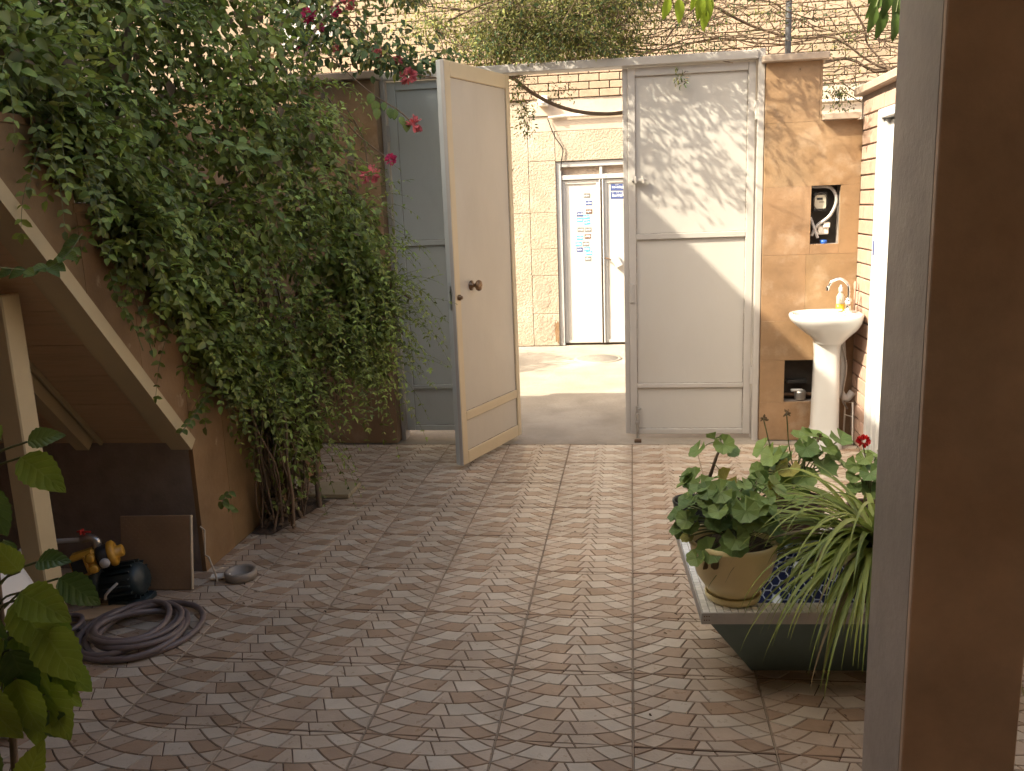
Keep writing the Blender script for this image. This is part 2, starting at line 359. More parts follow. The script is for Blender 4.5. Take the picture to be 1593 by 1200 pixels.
def band_pieces(k):
    ps = [('trap', [(20 - 3.75, k * BD + PHI + H(3.75)), (20, k * BD + PHI), (20 + 3.75, k * BD + PHI + H(3.75)), (20 + .85, (k + 1) * BD + PHI), (20 - .85, (k + 1) * BD + PHI)])]
    for mi in (1, -1):
        t = 'R' if mi > 0 else 'L'
        ps.append((t + 'mid', arcpts(3.75, S1, k, mi) + nbpts(S1, S2, k - 1, mi)[1:] + arcpts(S2, .85, k + 1, mi)[1:]))
        ps.append((t + 'loz', arcpts(S1, 20, k, mi, 3) + nbpts(20, S1, k, mi)[1:] + arcpts(S1, S2, k + 1, mi, 3)[1:] + nbpts(S2, S1, k - 1, mi)[1:-1]))
        ps.append((t + 'half', nbpts(20, S1, k, mi) + arcpts(S1, 20, k + 1, mi, 3)[1:]))
    return ps
LT, TN, PK, BR = 0, 1, 2, 3
CMAP = [  # colours by band 0..5 : trap, Lmid, Rmid, Lloz, Rloz, Lhalf, Rhalf
    dict(trap=PK, Lmid=PK, Rmid=PK, Lloz=PK, Rloz=LT, Lhalf=PK, Rhalf=TN),
    dict(trap=TN, Lmid=BR, Rmid=LT, Lloz=LT, Rloz=TN, Lhalf=BR, Rhalf=PK),
    dict(trap=PK, Lmid=LT, Rmid=BR, Lloz=PK, Rloz=PK, Lhalf=PK, Rhalf=TN),
    dict(trap=TN, Lmid=BR, Rmid=LT, Lloz=PK, Rloz=BR, Lhalf=LT, Rhalf=PK),
    dict(trap=TN, Lmid=LT, Rmid=TN, Lloz=TN, Rloz=LT, Lhalf=BR, Rhalf=PK),
    dict(trap=TN, Lmid=BR, Rmid=TN, Lloz=TN, Rloz=BR, Lhalf=PK, Rhalf=TN)]
PIECES = []
for k in range(-4, 7):
    for typ, pts in band_pieces(k):
        q = [(x / 100, y / 100) for x, y in pts]
        for ax, v, less in ((0, .0012, False), (0, TS - .0012, True), (1, .0012, False), (1, TS - .0012, True)):
            if q: q = clip(q, ax, v, less)
        q = clean(q) if q else q
        if len(q) < 3 or abs(area(q)) < 2.5e-5: continue
        if area(q) < 0: q = q[::-1]
        PIECES.append((CMAP[k % 6][typ], q))
def piece_geo(mb, q, mi, dx=0, dy=0):
    a = inset(q, .0016); b = inset(q, .0032); n = len(q)
    if area(b) < 1e-6: return
    vs = [(x - dx, y - dy, -.0035) for x, y in a] + [(x - dx, y - dy, 0) for x, y in b]
    mb.add(vs, [tuple(range(n, 2 * n))] + [(i, (i + 1) % n, n + (i + 1) % n, n + i) for i in range(n)], mi)
TM = [T_LIGHT, T_TAN, T_PINK, T_BROWN, T_GROOVE]
mb = MB(); mb.box((.0012, .0012, -.012), (TS - .0012, TS - .0012, -.0036), 4)
for c, q in PIECES: piece_geo(mb, q, c)
tile_me = mb.mesh('tile', TM)
slab_me = MB().box((.0012, .0012, -.012), (TS - .0012, TS - .0012, -.0036), 0).mesh('tile_slab', [T_GROOVE])
cob_me = []
for c, q in PIECES:
    cx = sum(p[0] for p in q) / len(q); cy = sum(p[1] for p in q) / len(q)
    mb = MB(); piece_geo(mb, q, 0, cx, cy)
    if mb.f: cob_me.append((mb.mesh('cobble', [TM[c]]), cx, cy))
NEAR = {(-3, -1), (-2, -1), (-1, -1), (0, -1), (-2, 0), (-1, 0), (0, 0)}
for j in range(-6, 7):
    for i in range(-8, 8):
        x = TX0 + i * TS; y = TY0 + j * TS
        if x < -2.5 and y > 3.3: continue
        if x > 1.3 and y > 3.6: continue
        if (i, j) in NEAR:
            t = link('tile', slab_me, floor, (x, y, 0))
            for me, cx, cy in cob_me: link('cobble', me, t, (x + cx, y + cy, 0))
        else:
            t = link('tile', tile_me, floor, (x, y, (random.random() - .5) * .002))
            t.rotation_euler = ((random.random() - .5) * .005, (random.random() - .5) * .005, 0)

for i in range(-8, 9):
    x = TX0 + i * TS; box_obj('grout_line', (x - .0015, TY0 - 6 * TS, -.011), (x + .0015, 5.44, -.0006), GROUT, floor, 0)
for j in range(-6, 8):
    y = TY0 + j * TS; box_obj('grout_line', (TX0 - 8 * TS, y - .0012, -.011), (TX0 + 8 * TS, y + .0012, -.0012), T_GROOVE, floor, 0)
# ---- street
tag(box_obj('street', (-40, 5.47, -0.25), (40, 60, -0.006), STREET, None, 0), kind='structure')
tag(box_obj('ground', (-60, -60, -0.6), (60, 60, -0.26), STREET, None, 0), kind='structure')

# ---- neighbour's building on the left: its flank keeps the courtyard in shade
nb = empty('neighbouring_building', (-5.6, 0, 0), 'tall beige plastered building flank seen through the vine leaves on the left', 'building')
box_obj('wall', (-8.2, -9, -0.2), (-3.05, 4.15, 4.60), PLASTER, nb, 0.01)
box_obj('side_wall', (-3.25, 4.155, -.2), (-3.055, 4.85, 3.7), PLASTER, nb, 0.01)  # this piece is raised to block sun from the left gate leaf
box_obj('side_wall', (-3.25, 4.855, -.2), (-3.055, 5.75, 2.30), PLASTER, nb, 0.01)
box_obj('parapet_coping', (-8.25, -9.05, 4.60), (-3.03, 4.17, 4.665), COPING, nb, 0.01)

# ---- the house behind the camera, its porch roof and the clad column
house = empty('house', (0, -4, 0), 'house wall and porch slab behind and above the viewpoint', 'house')
box_obj('wall', (-3.0, -6.5, 0), (6.5, -2.6, 6.2), PLASTER_W, house, 0.01)
box_obj('porch_slab', (-3.04, -2.6, 2.75), (6.5, 1.62, 3.0), PLASTER_W, house, 0.01)

colm = empty('porch_column', (0.567, 1.58, 0), 'square porch column clad in brown stone, sides greyed for sky light, at the right edge', 'column')
box_obj('core', (0.4885, 1.4785, 0), (0.6465, 1.690, 2.75), MORTAR_DK, colm, 0)
zc = [0.0, 2.75]
for a, b in zip(zc[:-1], zc[1:]):
    tag(box_obj('stone_panel', (0.472, 1.4765, a + .001), (0.488, 1.706, b - .001), STONE_SKY, colm, 0.002), 'stone panel on the side of the column, greyed for sky light')
for a, b in ((0.0, 2.75),):
    box_obj('stone_panel', (0.472, 1.460, a + .001), (0.662, 1.476, b - .001), STONE_BR, colm, 0.002)
    box_obj('stone_panel', (0.647, 1.4765, a + .001), (0.662, 1.706, b - .001), STONE_SKY, colm, 0.002)
    box_obj('stone_panel', (0.4885, 1.691, a + .001), (0.6465, 1.706, b - .001), STONE_BR, colm, 0.002)

# ---- street front opposite
sf = empty('street_house', (0, 9.5, 0), 'sunlit house front across the street, stucco below and yellow brick above', 'house')
SY = 9.5
box_obj('wall', (-9, SY + .12, -.2), (9, SY + 3, 2.46), MORTAR, sf, 0)
box_obj('wall', (-9, SY + .028, 2.46), (9, SY + 3, 6.5), MORTAR, sf, 0)
# stucco panels (scored joints) round the door opening X -0.80..0.42, z 0..1.98
def stucco(x0, x1, z0, z1): return box_obj('stucco_panel', (x0 + .002, SY, z0 + .0015), (x1 - .002, SY + .119, z1 - .0015), STUCCO, sf, 0.004)
for x0, x1, zs in ((-9, -1.09, (0, 1.46, 2.62)), (-1.09, -0.80, (0, .36, .78, 1.07, 1.46, 2.0, 2.30)), (-0.80, 0.42, (1.99, 2.30)), (0.42, 3, (0, 1.46, 2.30)), (3, 9, (0, 1.46, 2.62))):
    for a, b in zip(zs[:-1], zs[1:]): stucco(x0, x1, a, b)
for a, b in ((2.30, 2.46), (2.46, 2.63)):
    box_obj('ledge_course', (-1.09, SY - .012 if a > 2.4 else SY + .004, a + .002), (3, SY + .119 if a < 2.4 else SY + .027, b - .002), PLASTER, sf, 0.004)
def patch(name, cx, cz, rx, rz, m, y):
    n = 22; r = random.Random(int(cx * 100) + 5); pts = []
    for i in range(n):
        a = 2 * math.pi * i / n; k = .7 + .5 * r.random(); pts.append((cx + rx * math.cos(a) * k, cz + rz * math.sin(a) * k))
    vs = [(x, y, z) for x, z in pts] + [(x, y + .01, z) for x, z in pts]
    return MB().add(vs, [tuple(range(n))[::-1]] + [(i, (i + 1) % n, n + (i + 1) % n, n + i) for i in range(n)][::1]).build(name, m, sf)
patch('bare_render_patch', -0.985, .62, .085, .19, RENDER_BR, SY - .003)
patch('bare_render_patch', -0.95, .20, .12, .13, RENDER_BR, SY - .003)
patch('bare_render_patch', -0.83, .16, .025, .13, STONE, SY - .005)
# yellow brick above
BW, BH = .213, .078; bvs, bfs = chbox(BW / 2 - .0045, .03, BH / 2 - .0045, .004)
brick_me = MB().add(bvs, bfs).mesh('brick', BRICK_Y); rest = MB(); nbk = 0
for r_ in range(17):
    z = 2.63 + BH * (r_ + .5)
    for c_ in range(-18, 16):
        x = (c_ + (.5 if r_ % 2 else 0)) * BW
        if -3.75 < x < -3.15 and z > 3.28: continue                # window
        vis = (x > .6 and x < 2.75 and z < 3.45) or (-3.2 < x <= .6 and z < 3.18)
        if vis and nbk < 300:
            link('brick', brick_me, sf, (x, SY + random.uniform(0, .005), z)); nbk += 1
        else: rest.add([Vector(v) + Vector((x, SY + .002, z)) for v in bvs], bfs)
tag(rest.build('brickwork', BRICK_Y, sf), kind='stuff')
wn = box_obj('window', (-3.74, SY + .001, 3.30), (-3.16, SY + .05, 4.4), GREY_P, sf, .004)
for k in range(2): box_obj('pane', (-3.70 + k * .27, SY - .004, 3.34), (-3.46 + k * .27, SY + .01, 4.3), GREY_P, wn, 0)
box_obj('window_sill', (-3.8, SY - .05, 3.25), (-3.1, SY + .04, 3.295), COPING, wn, .004)

# street door (double leaf, painted white, weathered) in that front
sd = empty('street_door', (-0.2, SY, 0), 'weathered white double door with phone stickers across the street', 'door')
for a, b in (((-0.80, SY + .02, 0), (-0.745, SY + .10, 1.985)), ((0.365, SY + .02, 0), (0.42, SY + .10, 1.985)), ((-0.745, SY + .02, 1.93), (0.365, SY + .10, 1.985)), ((-0.745, SY + .03, 1.795), (0.365, SY + .10, 1.845)), ((-.335, SY + .03, 1.845), (-.305, SY + .1, 1.93))):
    box_obj('frame', a, b, GREY_P, sd, .003)
for x0, x1 in ((-.745, -.335), (-.305, .365)): box_obj('transom_panel', (x0 + .001, SY + .07, 1.846), (x1 - .001, SY + .09, 1.929), RENDER_BR, sd, .001)
lf1 = box_obj('leaf', (-.742, SY + .062, .02), (-.345, SY + .095, 1.79), WHITE_G, sd, .003)
lf2 = box_obj('leaf', (-.295, SY + .062, .02), (.362, SY + .095, 1.79), WHITE_G, sd, .003)
for x0, x1 in ((-.344, -.328), (-.312, -.296)): box_obj('meeting_stile', (x0, SY + .03, .02), (x1, SY + .095, 1.79), GREY_P, sd, .003)
box_obj('meeting_stile', (-.327, SY + .045, .02), (-.313, SY + .095, 1.79), RUST, sd, .002)
for lf, x0, x1 in ((lf1, -.742, -.345), (lf2, -.295, .362)):
    for a, b in (((x0, .021), (x0 + .035, 1.789)), ((x1 - .03, .021), (x1, 1.789)), ((x0 + .035, 1.75), (x1 - .03, 1.789)), ((x0 + .035, .021), (x1 - .03, .05))):
        box_obj('frame', (a[0], SY + .05, a[1]), (b[0], SY + .0615, b[1]), GREY_P if a[0] == x0 or b[0] == x1 else WHITE_G, lf, .002)
# handle box, turned a little
M_ = Matrix.Translation((-.155, SY + .025, .905)) @ Matrix.Rotation(math.radians(-28), 4, 'Y')
MB().box((-.04, -.03, -.055), (.04, .035, .055), 0, .008, M_).build('handle_guard', WHITE_G, lf2)
MB().tube([(-.285, SY + .04, .955), (-.25, SY + .01, .945), (-.225, SY + .012, .93)], .008, 8).build('lever', RUST, lf2)
# stickers: x, z, colour key
SKY_, NAVY, GRY, BRN = [mat(n, c, .5, .05, 20, rnd=.08) for n, c in (('sticker_cyan', (.10, .42, .66)), ('sticker_navy', (.07, .10, .26)), ('sticker_grey', (.20, .19, .18)), ('sticker_brown', (.16, .085, .055)))]
PRINT = mat('sticker_print', (.72, .73, .74), .5, .03, 20)
def sticker(parent, x, z, wd, ht, m, ang=0, two=False):
    M_ = Matrix.Translation((x, SY + .0605, z)) @ Matrix.Rotation(ang, 4, 'Y'); mb = MB()
    mb.box((-wd / 2, -.0006, -ht / 2), (wd / 2, .0006, ht / 2), 0, 0, M_)
    r = random.Random(int(x * 977 + z * 313)); xx = -wd * .40
    while xx < wd * .36:                                    # a band of letter-like strokes
        s = wd * r.uniform(.05, .13); h = ht * r.uniform(.16, .34)
        mb.box((xx, -.0014, -h * r.uniform(.4, .9)), (xx + s, -.0007, h * r.uniform(.3, .8)), 1, 0, M_)
        if r.random() < .5: mb.box((xx, -.0014, ht * .30), (xx + s * .8, -.0007, ht * .38), 1, 0, M_)
        xx += s + wd * .025
    return mb.build('sticker', [m, PRINT], parent)
for x, z, m, a in ((-.475, 1.625, GRY, .05), (-.455, 1.545, NAVY, 0), (-.455, 1.455, BRN, .02), (-.555, 1.43, NAVY, 0), (-.485, 1.40, SKY_, -.1), (-.556, 1.37, SKY_, 0), (-.478, 1.34, SKY_, -.1), (-.55, 1.265, GRY, 0), (-.468, 1.262, GRY, 0), (-.475, 1.19, BRN, 0), (-.562, 1.178, SKY_, .03), (-.578, 1.11, SKY_, 0), (-.497, 1.11, GRY, .03), (-.566, 1.05, NAVY, 0), (-.487, 1.055, SKY_, 0), (-.462, 1.01, SKY_, 0), (-.475, .948, GRY, .02)):
    sticker(lf1, x, z, .068, .048, m, a)
for z in (1.70, 1.615): sticker(lf2, -.145, z, .15, .072, NAVY, .02)

# pipe, cables on that front
MB().tube([(-.86, SY - .03, 2.445), (-.72, SY - .03, 2.452), (3.0, SY - .03, 2.47)], .014, 8).build('wall_pipe', PLASTER_W).__setitem__('label', 'thin horizontal pipe along the sunlit wall across the street')
bpy.data.objects['wall_pipe']['category'] = 'pipe'
cb = [(-.87, SY - .02, 2.43), (-.80, SY - .04, 2.25), (-.72, SY - .02, 2.12), (-.735, SY - .015, 2.0), (-.75, SY + .02, 1.9)]
tag(MB().tube(spline(cb, 6), .006, 6).build('wall_cable', BLACK), 'thin dark cable dropping down the wall to the street door corner', 'cable')
tag(MB().box((-.96, SY - .10, 2.56), (-.86, SY - .001, 2.66), 0, .004).box((-.93, SY - .13, 2.58), (-.89, SY - .10, 2.62), 0, .004).build('wall_lamp', PLASTER_W), 'small pale box lamp on the wall above the street door', 'lamp')
mh = empty('manhole_cover', (-.35, 8.66, 0), 'dark round manhole cover in the pale street', 'manhole')
MB().lathe([(0.001, .002), (.20, .003), (.205, -.005)], (-.35, 8.66, 0), 28).build('lid', STREET_DK, mh)
MB().lathe([(.206, .001), (.24, .0035), (.245, -.01)], (-.35, 8.66, 0), 28).build('ring', STREET, mh)

# ---- boundary walls either side of the gate
lw = empty('boundary_wall', (-2.3, 5.6, 0), 'brown stone clad boundary wall left of the gate, behind the vine', 'wall')
box_obj('core', (-3.04, 5.49, -.1), (-1.60, 5.76, 2.34), MORTAR, lw, 0)
for x0, x1 in ((-3.04, -2.55), (-2.55, -2.06), (-2.06, -1.575)):
    for z0, z1 in ((0, .82), (.82, 1.62), (1.62, 2.34)): box_obj('stone_panel', (x0 + .001, 5.47, z0 + .001), (x1 - .001, 5.489, z1 - .001), STONE, lw, .0015)
for z0, z1 in ((0, .82), (.82, 1.62), (1.62, 2.34)): box_obj('stone_panel', (-1.599, 5.4895, z0 + .001), (-1.575, 5.76, z1 - .001), STONE, lw, .0015)
box_obj('coping', (-3.04, 5.43, 2.342), (-1.56, 5.80, 2.385), COPING, lw, .004)

rw = empty('boundary_wall', (1.1, 5.6, 0), 'sunlit travertine wall with two niches behind the wash basin', 'wall')
def wallgrid(mb, xs, zs, holes, y0, y1):
    for a, b in zip(xs[:-1], xs[1:]):
        for c, d in zip(zs[:-1], zs[1:]):
            if (round((a + b) / 2, 4), round((c + d) / 2, 4)) in holes: continue
            mb.box((a, y0, c), (b, y1, d))
WX0, WX1 = .815, 1.362
mb = MB(); mb.box((WX0, 5.66, -.1), (2.6, 5.80, 1.965)); mb.box((WX0, 5.66, 1.965), (1.11, 5.80, 2.31))
for a, b in (((WX0, 5.571, 0), (.95, 5.66, .52)), ((.95, 5.571, 0), (1.14, 5.66, .25)), ((1.14, 5.571, 0), (WX1, 5.66, 1.24)), ((WX0, 5.571, .52), (1.14, 5.66, 1.24)), ((WX0, 5.571, 1.24), (1.08, 5.66, 1.965)), ((1.25, 5.571, 1.24), (WX1, 5.66, 1.965)), ((1.08, 5.571, 1.59), (1.25, 5.66, 1.965)), ((WX0, 5.571, 1.965), (1.11, 5.66, 2.31))):
    mb.box(a, b)
mb.build('core', MORTAR_DK, rw)
for x0, x1, z0, z1 in ((.80, WX1, 0, .25), (.80, .95, .25, .52), (1.14, WX1, .25, .52), (.80, WX1, .52, .77), (.80, 1.06, .77, 1.18), (1.06, WX1, .77, 1.18), (.80, 1.08, 1.18, 1.59), (1.08, 1.25, 1.18, 1.24), (1.25, WX1, 1.18, 1.59), (.80, WX1, 1.59, 1.965), (.80, 1.11, 1.965, 2.31)):
    box_obj('stone_panel', (x0 + .0004, 5.55 + random.uniform(0, .0008), z0 + .0004), (x1 - .0004, 5.570, z1 - .0004), STONE, rw, .0007)
for z0, z1 in ((0, .77), (.77, 1.59), (1.59, 2.31)): box_obj('stone_panel', (.80, 5.571, z0 + .001), (.8145, 5.79, z1 - .001), STONE, rw, .0012)
box_obj('stone_panel', (1.1105, 5.552, 1.9655), (1.125, 5.79, 2.309), STONE, rw, .0012)
box_obj('coping', (.775, 5.50, 2.3105), (1.15, 5.83, 2.35), COPING, rw, .004)
box_obj('coping', (1.126, 5.50, 1.9655), (1.335, 5.83, 2.005), COPING, rw, .004)
# niche linings
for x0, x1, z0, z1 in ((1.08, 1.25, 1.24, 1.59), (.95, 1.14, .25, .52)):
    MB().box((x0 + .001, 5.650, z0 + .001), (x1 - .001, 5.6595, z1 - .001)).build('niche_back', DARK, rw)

# ---- outbuilding on the right (pink brick, white door)
ob = empty('outbuilding', (2.0, 4.6, 0), 'low pink brick outbuilding with white door frame right of the wash basin', 'outbuilding')
OX = 1.362
box_obj('wall', (OX + .014, 5.17, 0), (2.6, 5.655, 2.10), MORTAR_DK, ob, 0)
box_obj('wall', (OX + .014, 3.75, 1.985), (2.6, 5.17, 2.10), MORTAR_DK, ob, 0)
box_obj('wall', (OX + .014, 3.75, 0), (2.6, 4.25, 1.985), MORTAR_DK, ob, 0)
box_obj('wall', (2.45, 4.25, 0), (2.6, 5.17, 1.985), MORTAR_DK, ob, 0)
CH = .0857; BL = .215; ob_me = {}
def obrick(y0, y1, z):
    k = round(y1 - y0, 3)
    if k < .03: return
    if k not in ob_me: ob_me[k] = MB().add(*chbox(.014, k / 2 - .004, CH / 2 - .0045, .003)).mesh('brick', BRICK_P)
    link('brick', ob_me[k], ob, (OX + .012 + random.uniform(-.0015, .0015), (y0 + y1) / 2, z))
for r_ in range(24):
    z = CH * (r_ + .5) + .01; lo = 5.195 if z < 1.96 else 3.75; y = 5.549 - (0 if r_ % 2 else BL * .45)
    if r_ % 2 == 0: obrick(y, 5.549, z)
    while y > lo: obrick(max(lo, y - BL), y, z); y -= BL
for r_ in range(23):
    z = CH * (r_ + .5) + .01; y = 4.22
    while y > 3.75: obrick(max(3.75, y - BL), y, z); y -= BL
box_obj('coping', (OX - .035, 3.70, 2.102), (2.65, 5.66, 2.150), COPING, ob, .006)
dr = box_obj('door', (OX + .03, 4.30, .03), (OX + .065, 5.10, 1.92), WHITE_P, ob, .003)
box_obj('handle', (OX + .005, 4.36, .98), (OX + .03, 4.39, 1.09), BLACK, dr, .004)
for a, b in (((OX - .012, 5.13, 0), (OX + .07, 5.192, 1.98)), ((OX - .012, 4.25, 0), (OX + .07, 4.30, 1.98)), ((OX - .012, 4.30, 1.93), (OX + .07, 5.13, 1.98)), ((OX + .010, 5.098, .0), (OX + .066, 5.128, 1.928))):
    box_obj('door_frame', a, b, WHITE_P, ob, .003)
box_obj('strike_plate', (OX - .014, 5.14, 1.19), (OX - .0125, 5.165, 1.27), NAVY, ob, 0)

# ---- wall closing the yard on the far right
yw = tag(box_obj('yard_wall', (3.4, -2.6, 0), (3.6, 5.7, 2.6), PLASTER, None, .01), 'plain plastered yard wall on the far right, hidden behind the column', 'wall')

# ---- the gate
SEAM_SHADE = mat('rusty_seam_shade', (.20, .145, .105), .8, .5, 40, col2=(.36, .33, .30), c2scale=14, c2lo=.45, c2hi=.6)  # rust-toned strips that draw dark edge shading round the sheet panels
gf = empty('gateway', (-.4, 5.62, 0), 'grey painted steel gate posts and header beam', 'gate frame')
box_obj('post', (-1.574, 5.57, -.02), (-1.545, 5.68, 2.40), GATE_F, gf, .003)
box_obj('post', (.757, 5.57, -.02), (.797, 5.68, 2.40), GATE_F, gf, .003)
box_obj('header_beam', (-1.544, 5.56, 2.342), (.756, 5.68, 2.392), GATE_F, gf, .004)
def leaf_panel(root, x0, x1, y, rails, pm, fm, stile=.042, thick=.04):
    """steel leaf: stiles, rails and sheet panels set back; y = front face"""
    box_obj('stile', (x0, y, rails[0][0]), (x0 + stile, y + thick, rails[-1][1]), fm, root, .003)
    box_obj('stile', (x1 - stile, y, rails[0][0]), (x1, y + thick, rails[-1][1]), fm, root, .003)
    for z0, z1 in rails: box_obj('rail', (x0 + stile + .0005, y + .001, z0), (x1 - stile - .0005, y + thick - .001, z1), fm, root, .003)
    for (a, b), (c, d) in zip(rails[:-1], rails[1:]):
        xa, xb = x0 + stile, x1 - stile
        for n_, p0, p1 in (('seam_shade', (xa + .0005, y + .0165, b + .0005), (xa + .003, y + .0175, c - .0005)), ('seam_shade', (xb - .003, y + .0165, b + .0005), (xb - .0005, y + .0175, c - .0005)), ('seam_shade', (xa + .0035, y + .0165, b + .0005), (xb - .0035, y + .0175, b + .003)), ('seam_shade', (xa + .0035, y + .0165, c - .003), (xb - .0035, y + .0175, c - .0005))):
            box_obj(n_, p0, p1, SEAM_SHADE, root, 0)
    for (a, b), (c, d) in zip(rails[:-1], rails[1:]): box_obj('sheet_panel', (x0 + stile - .002, y + .018, b - .002), (x1 - stile + .002, y + .024, c + .002), pm, root, .001)
RL = [(.028, .062), (.338, .366), (1.298, 1.333), (2.285, 2.335)]
gr = empty('gate_leaf', (.37, 5.6, 0), 'closed pale steel gate leaf on the right, half in sun with dappled shade', 'gate')
leaf_panel(gr, -.018, .748, 5.60, RL, GATE_W, GATE_F, .045)
box_obj('meeting_bar', (-.05, 5.61, .028), (-.0185, 5.655, 2.335), GATE_F, gr, .003)
for z in (.42, 2.05):
    MB().tube([(.752, 5.588, z - .055), (.752, 5.588, z + .055)], .013, 10).build('hinge', GATE_F, gr)
MB().box((.0, 5.575, 1.66), (.10, 5.599, 1.675), 0, .002).box((.02, 5.565, 1.645), (.032, 5.599, 1.69), 0, .002).box((.07, 5.57, 1.645), (.08, 5.599, 1.69), 0, .002).build('latch', GATE_F, gr)
MB().tube([(.025, 5.585, .22), (.025, 5.585, .005)], .009, 8).tube([(.025, 5.585, .20), (.05, 5.57, .205)], .007, 8).box((.012, 5.57, .10), (.038, 5.599, .118), 0, .001).box((.012, 5.57, .16), (.038, 5.599, .172), 0, .001).build('drop_bolt', STEEL, gr)
MB().box((-.015, 5.592, .90), (.012, 5.6, 1.02), 0, .002).build('lock_case', GATE_F, gr)
gl = empty('gate_leaf', (-1.15, 5.6, 0), 'shaded steel gate leaf on the left, paint tinted blue grey for sky light, partly behind the open door', 'gate')
leaf_panel(gl, -1.538, -.79, 5.60, [(.055, .09), (.345, .372), (1.305, 1.340), (2.285, 2.335)], GATE_SKY, GATE_SKY, .055)
for z in (.40, 2.02): MB().tube([(-1.541, 5.588, z - .05), (-1.541, 5.588, z + .05)], .013, 10).build('hinge', GATE_F, gl)
MB().tube([(-1.53, 5.59, 1.02), (-1.50, 5.55, 1.0), (-1.44, 5.53, .965)], .008, 8).build('lever', RUST, gl)
MB().box((-.80, 5.592, .93), (-.775, 5.6, 1.03), 0, .002).build('lock_case', GATE_F, gl)
box_obj('stopper', (.005, 5.50, -.006), (.05, 5.53, .012), RUST, gf, .002)

# open pedestrian door: hinge (-.765, 5.60), free edge (-1.025, 4.88)
od = empty('gate_door', (-.765, 5.60, 0), 'open cream steel door swung inwards, with bronze knob', 'door')
ang = math.atan2(4.88 - 5.60, -1.025 + .765)
od.rotation_euler = (0, 0, ang)
DW = .765
def dpart(name, a, b, m_, ch=.003, parent=od):
    a = Vector(a); b = Vector(b); h = (b - a) / 2
    o = bpy.data.objects.new(name, MB().add(*chbox(abs(h.x), abs(h.y), abs(h.z), ch)).mesh(name, m_)); COL.objects.link(o)
    o.parent = parent; o.location = (a + b) / 2 - (Vector((0, 0, 0)) if parent is od else Vector(parent.location)); return o
# local x along the leaf from hinge to free edge, +y = outer face side (towards the right / camera)
Z0, Z1 = .028, 2.335
dpart('core', (.003, -.020, Z0 + .002), (DW - .003, .004, Z1 - .002), GATE_SKY)
for a, b in (((0, .0045, Z0), (.045, .020, Z1)), ((DW - .06, .0045, Z0), (DW, .020, Z1)), ((.0455, .0045, Z0), (DW - .0605, .0195, Z0 + .075)), ((.0455, .0045, .29), (DW - .0605, .0195, .345)), ((.0455, .0045, Z1 - .085), (DW - .0605, .0195, Z1))):
    dpart('frame_rail', a, b, DOOR_F, .004)
for z0, z1 in ((Z0 + .0755, .2895), (.3455, Z1 - .0855)): dpart('sheet_panel', (.046, .005, z0), (DW - .061, .0095, z1), DOOR_C, .001)
for z0, z1 in ((Z0 + .0755, .2895), (.3455, Z1 - .0855)):
    for a, b in (((.046, .0097, z0), (.049, .0104, z1)), ((DW - .064, .0097, z0), (DW - .061, .0104, z1)), ((.0495, .0097, z0), (DW - .0645, .0104, z0 + .003)), ((.0495, .0097, z1 - .003), (DW - .0645, .0104, z1))): dpart('seam_shade', a, b, SEAM_SHADE, 0)
dpart('edge_strip', (DW + .0005, -.022, Z0), (DW + .003, -.004, Z1), GATE_SKY, .001)
dpart('edge_strip', (DW + .0005, -.0035, Z0), (DW + .005, .0185, Z1), GATE_F, .001)
dpart('lock_case', (DW + .0035, -.016, .96), (DW + .0055, -.004, 1.10), STEEL, 0)
for a, b in (((0, -.034, Z0), (.045, -.0205, Z1)), ((DW - .05, -.034, Z0), (DW, -.0205, Z1)), ((.0455, -.034, Z0), (DW - .0505, -.0205, Z0 + .06)), ((.0455, -.034, Z1 - .06), (DW - .0505, -.0205, Z1))): dpart('frame_rail', a, b, GATE_SKY, .003)
RX = Matrix.Rotation(-math.pi / 2, 4, 'X')
kn = MB().lathe([(.001, .0), (.030, .0), (.030, .004), (.014, .010), (.011, .030), (.020, .036), (.030, .044), (.033, .052), (.030, .062), (.018, .068), (.001, .070)], n=24, M=Matrix.Translation((.565, .0096, 1.085)) @ RX).mesh('knob', BRONZE)
o = bpy.data.objects.new('knob', kn); COL.objects.link(o); o.parent = od
kn = MB().lathe([(.001, 0), (.017, 0), (.017, .012), (.010, .016), (.010, .024), (.001, .025)], n=18, M=Matrix.Translation((DW - .035, .0196, 1.03)) @ RX).mesh('key_cylinder', BRONZE)
o = bpy.data.objects.new('key_cylinder', kn); COL.objects.link(o); o.parent = od

# =================================================================== STAIRCASE (left), rising towards the camera
st = empty('stone_staircase', (-2.3, 3.6, 0), 'brown stone outdoor staircase with cream stringers, overgrown by the vine', 'staircase')
SXO, SXI = -1.88, -2.95
tops = [(2.03, 2.12), (2.20, 1.87 + .0), (2.78, 1.60), (3.06, 1.34), (3.36, 1.11), (3.65, .87), (3.94, .63), (4.23, .40), (4.52, .16)]
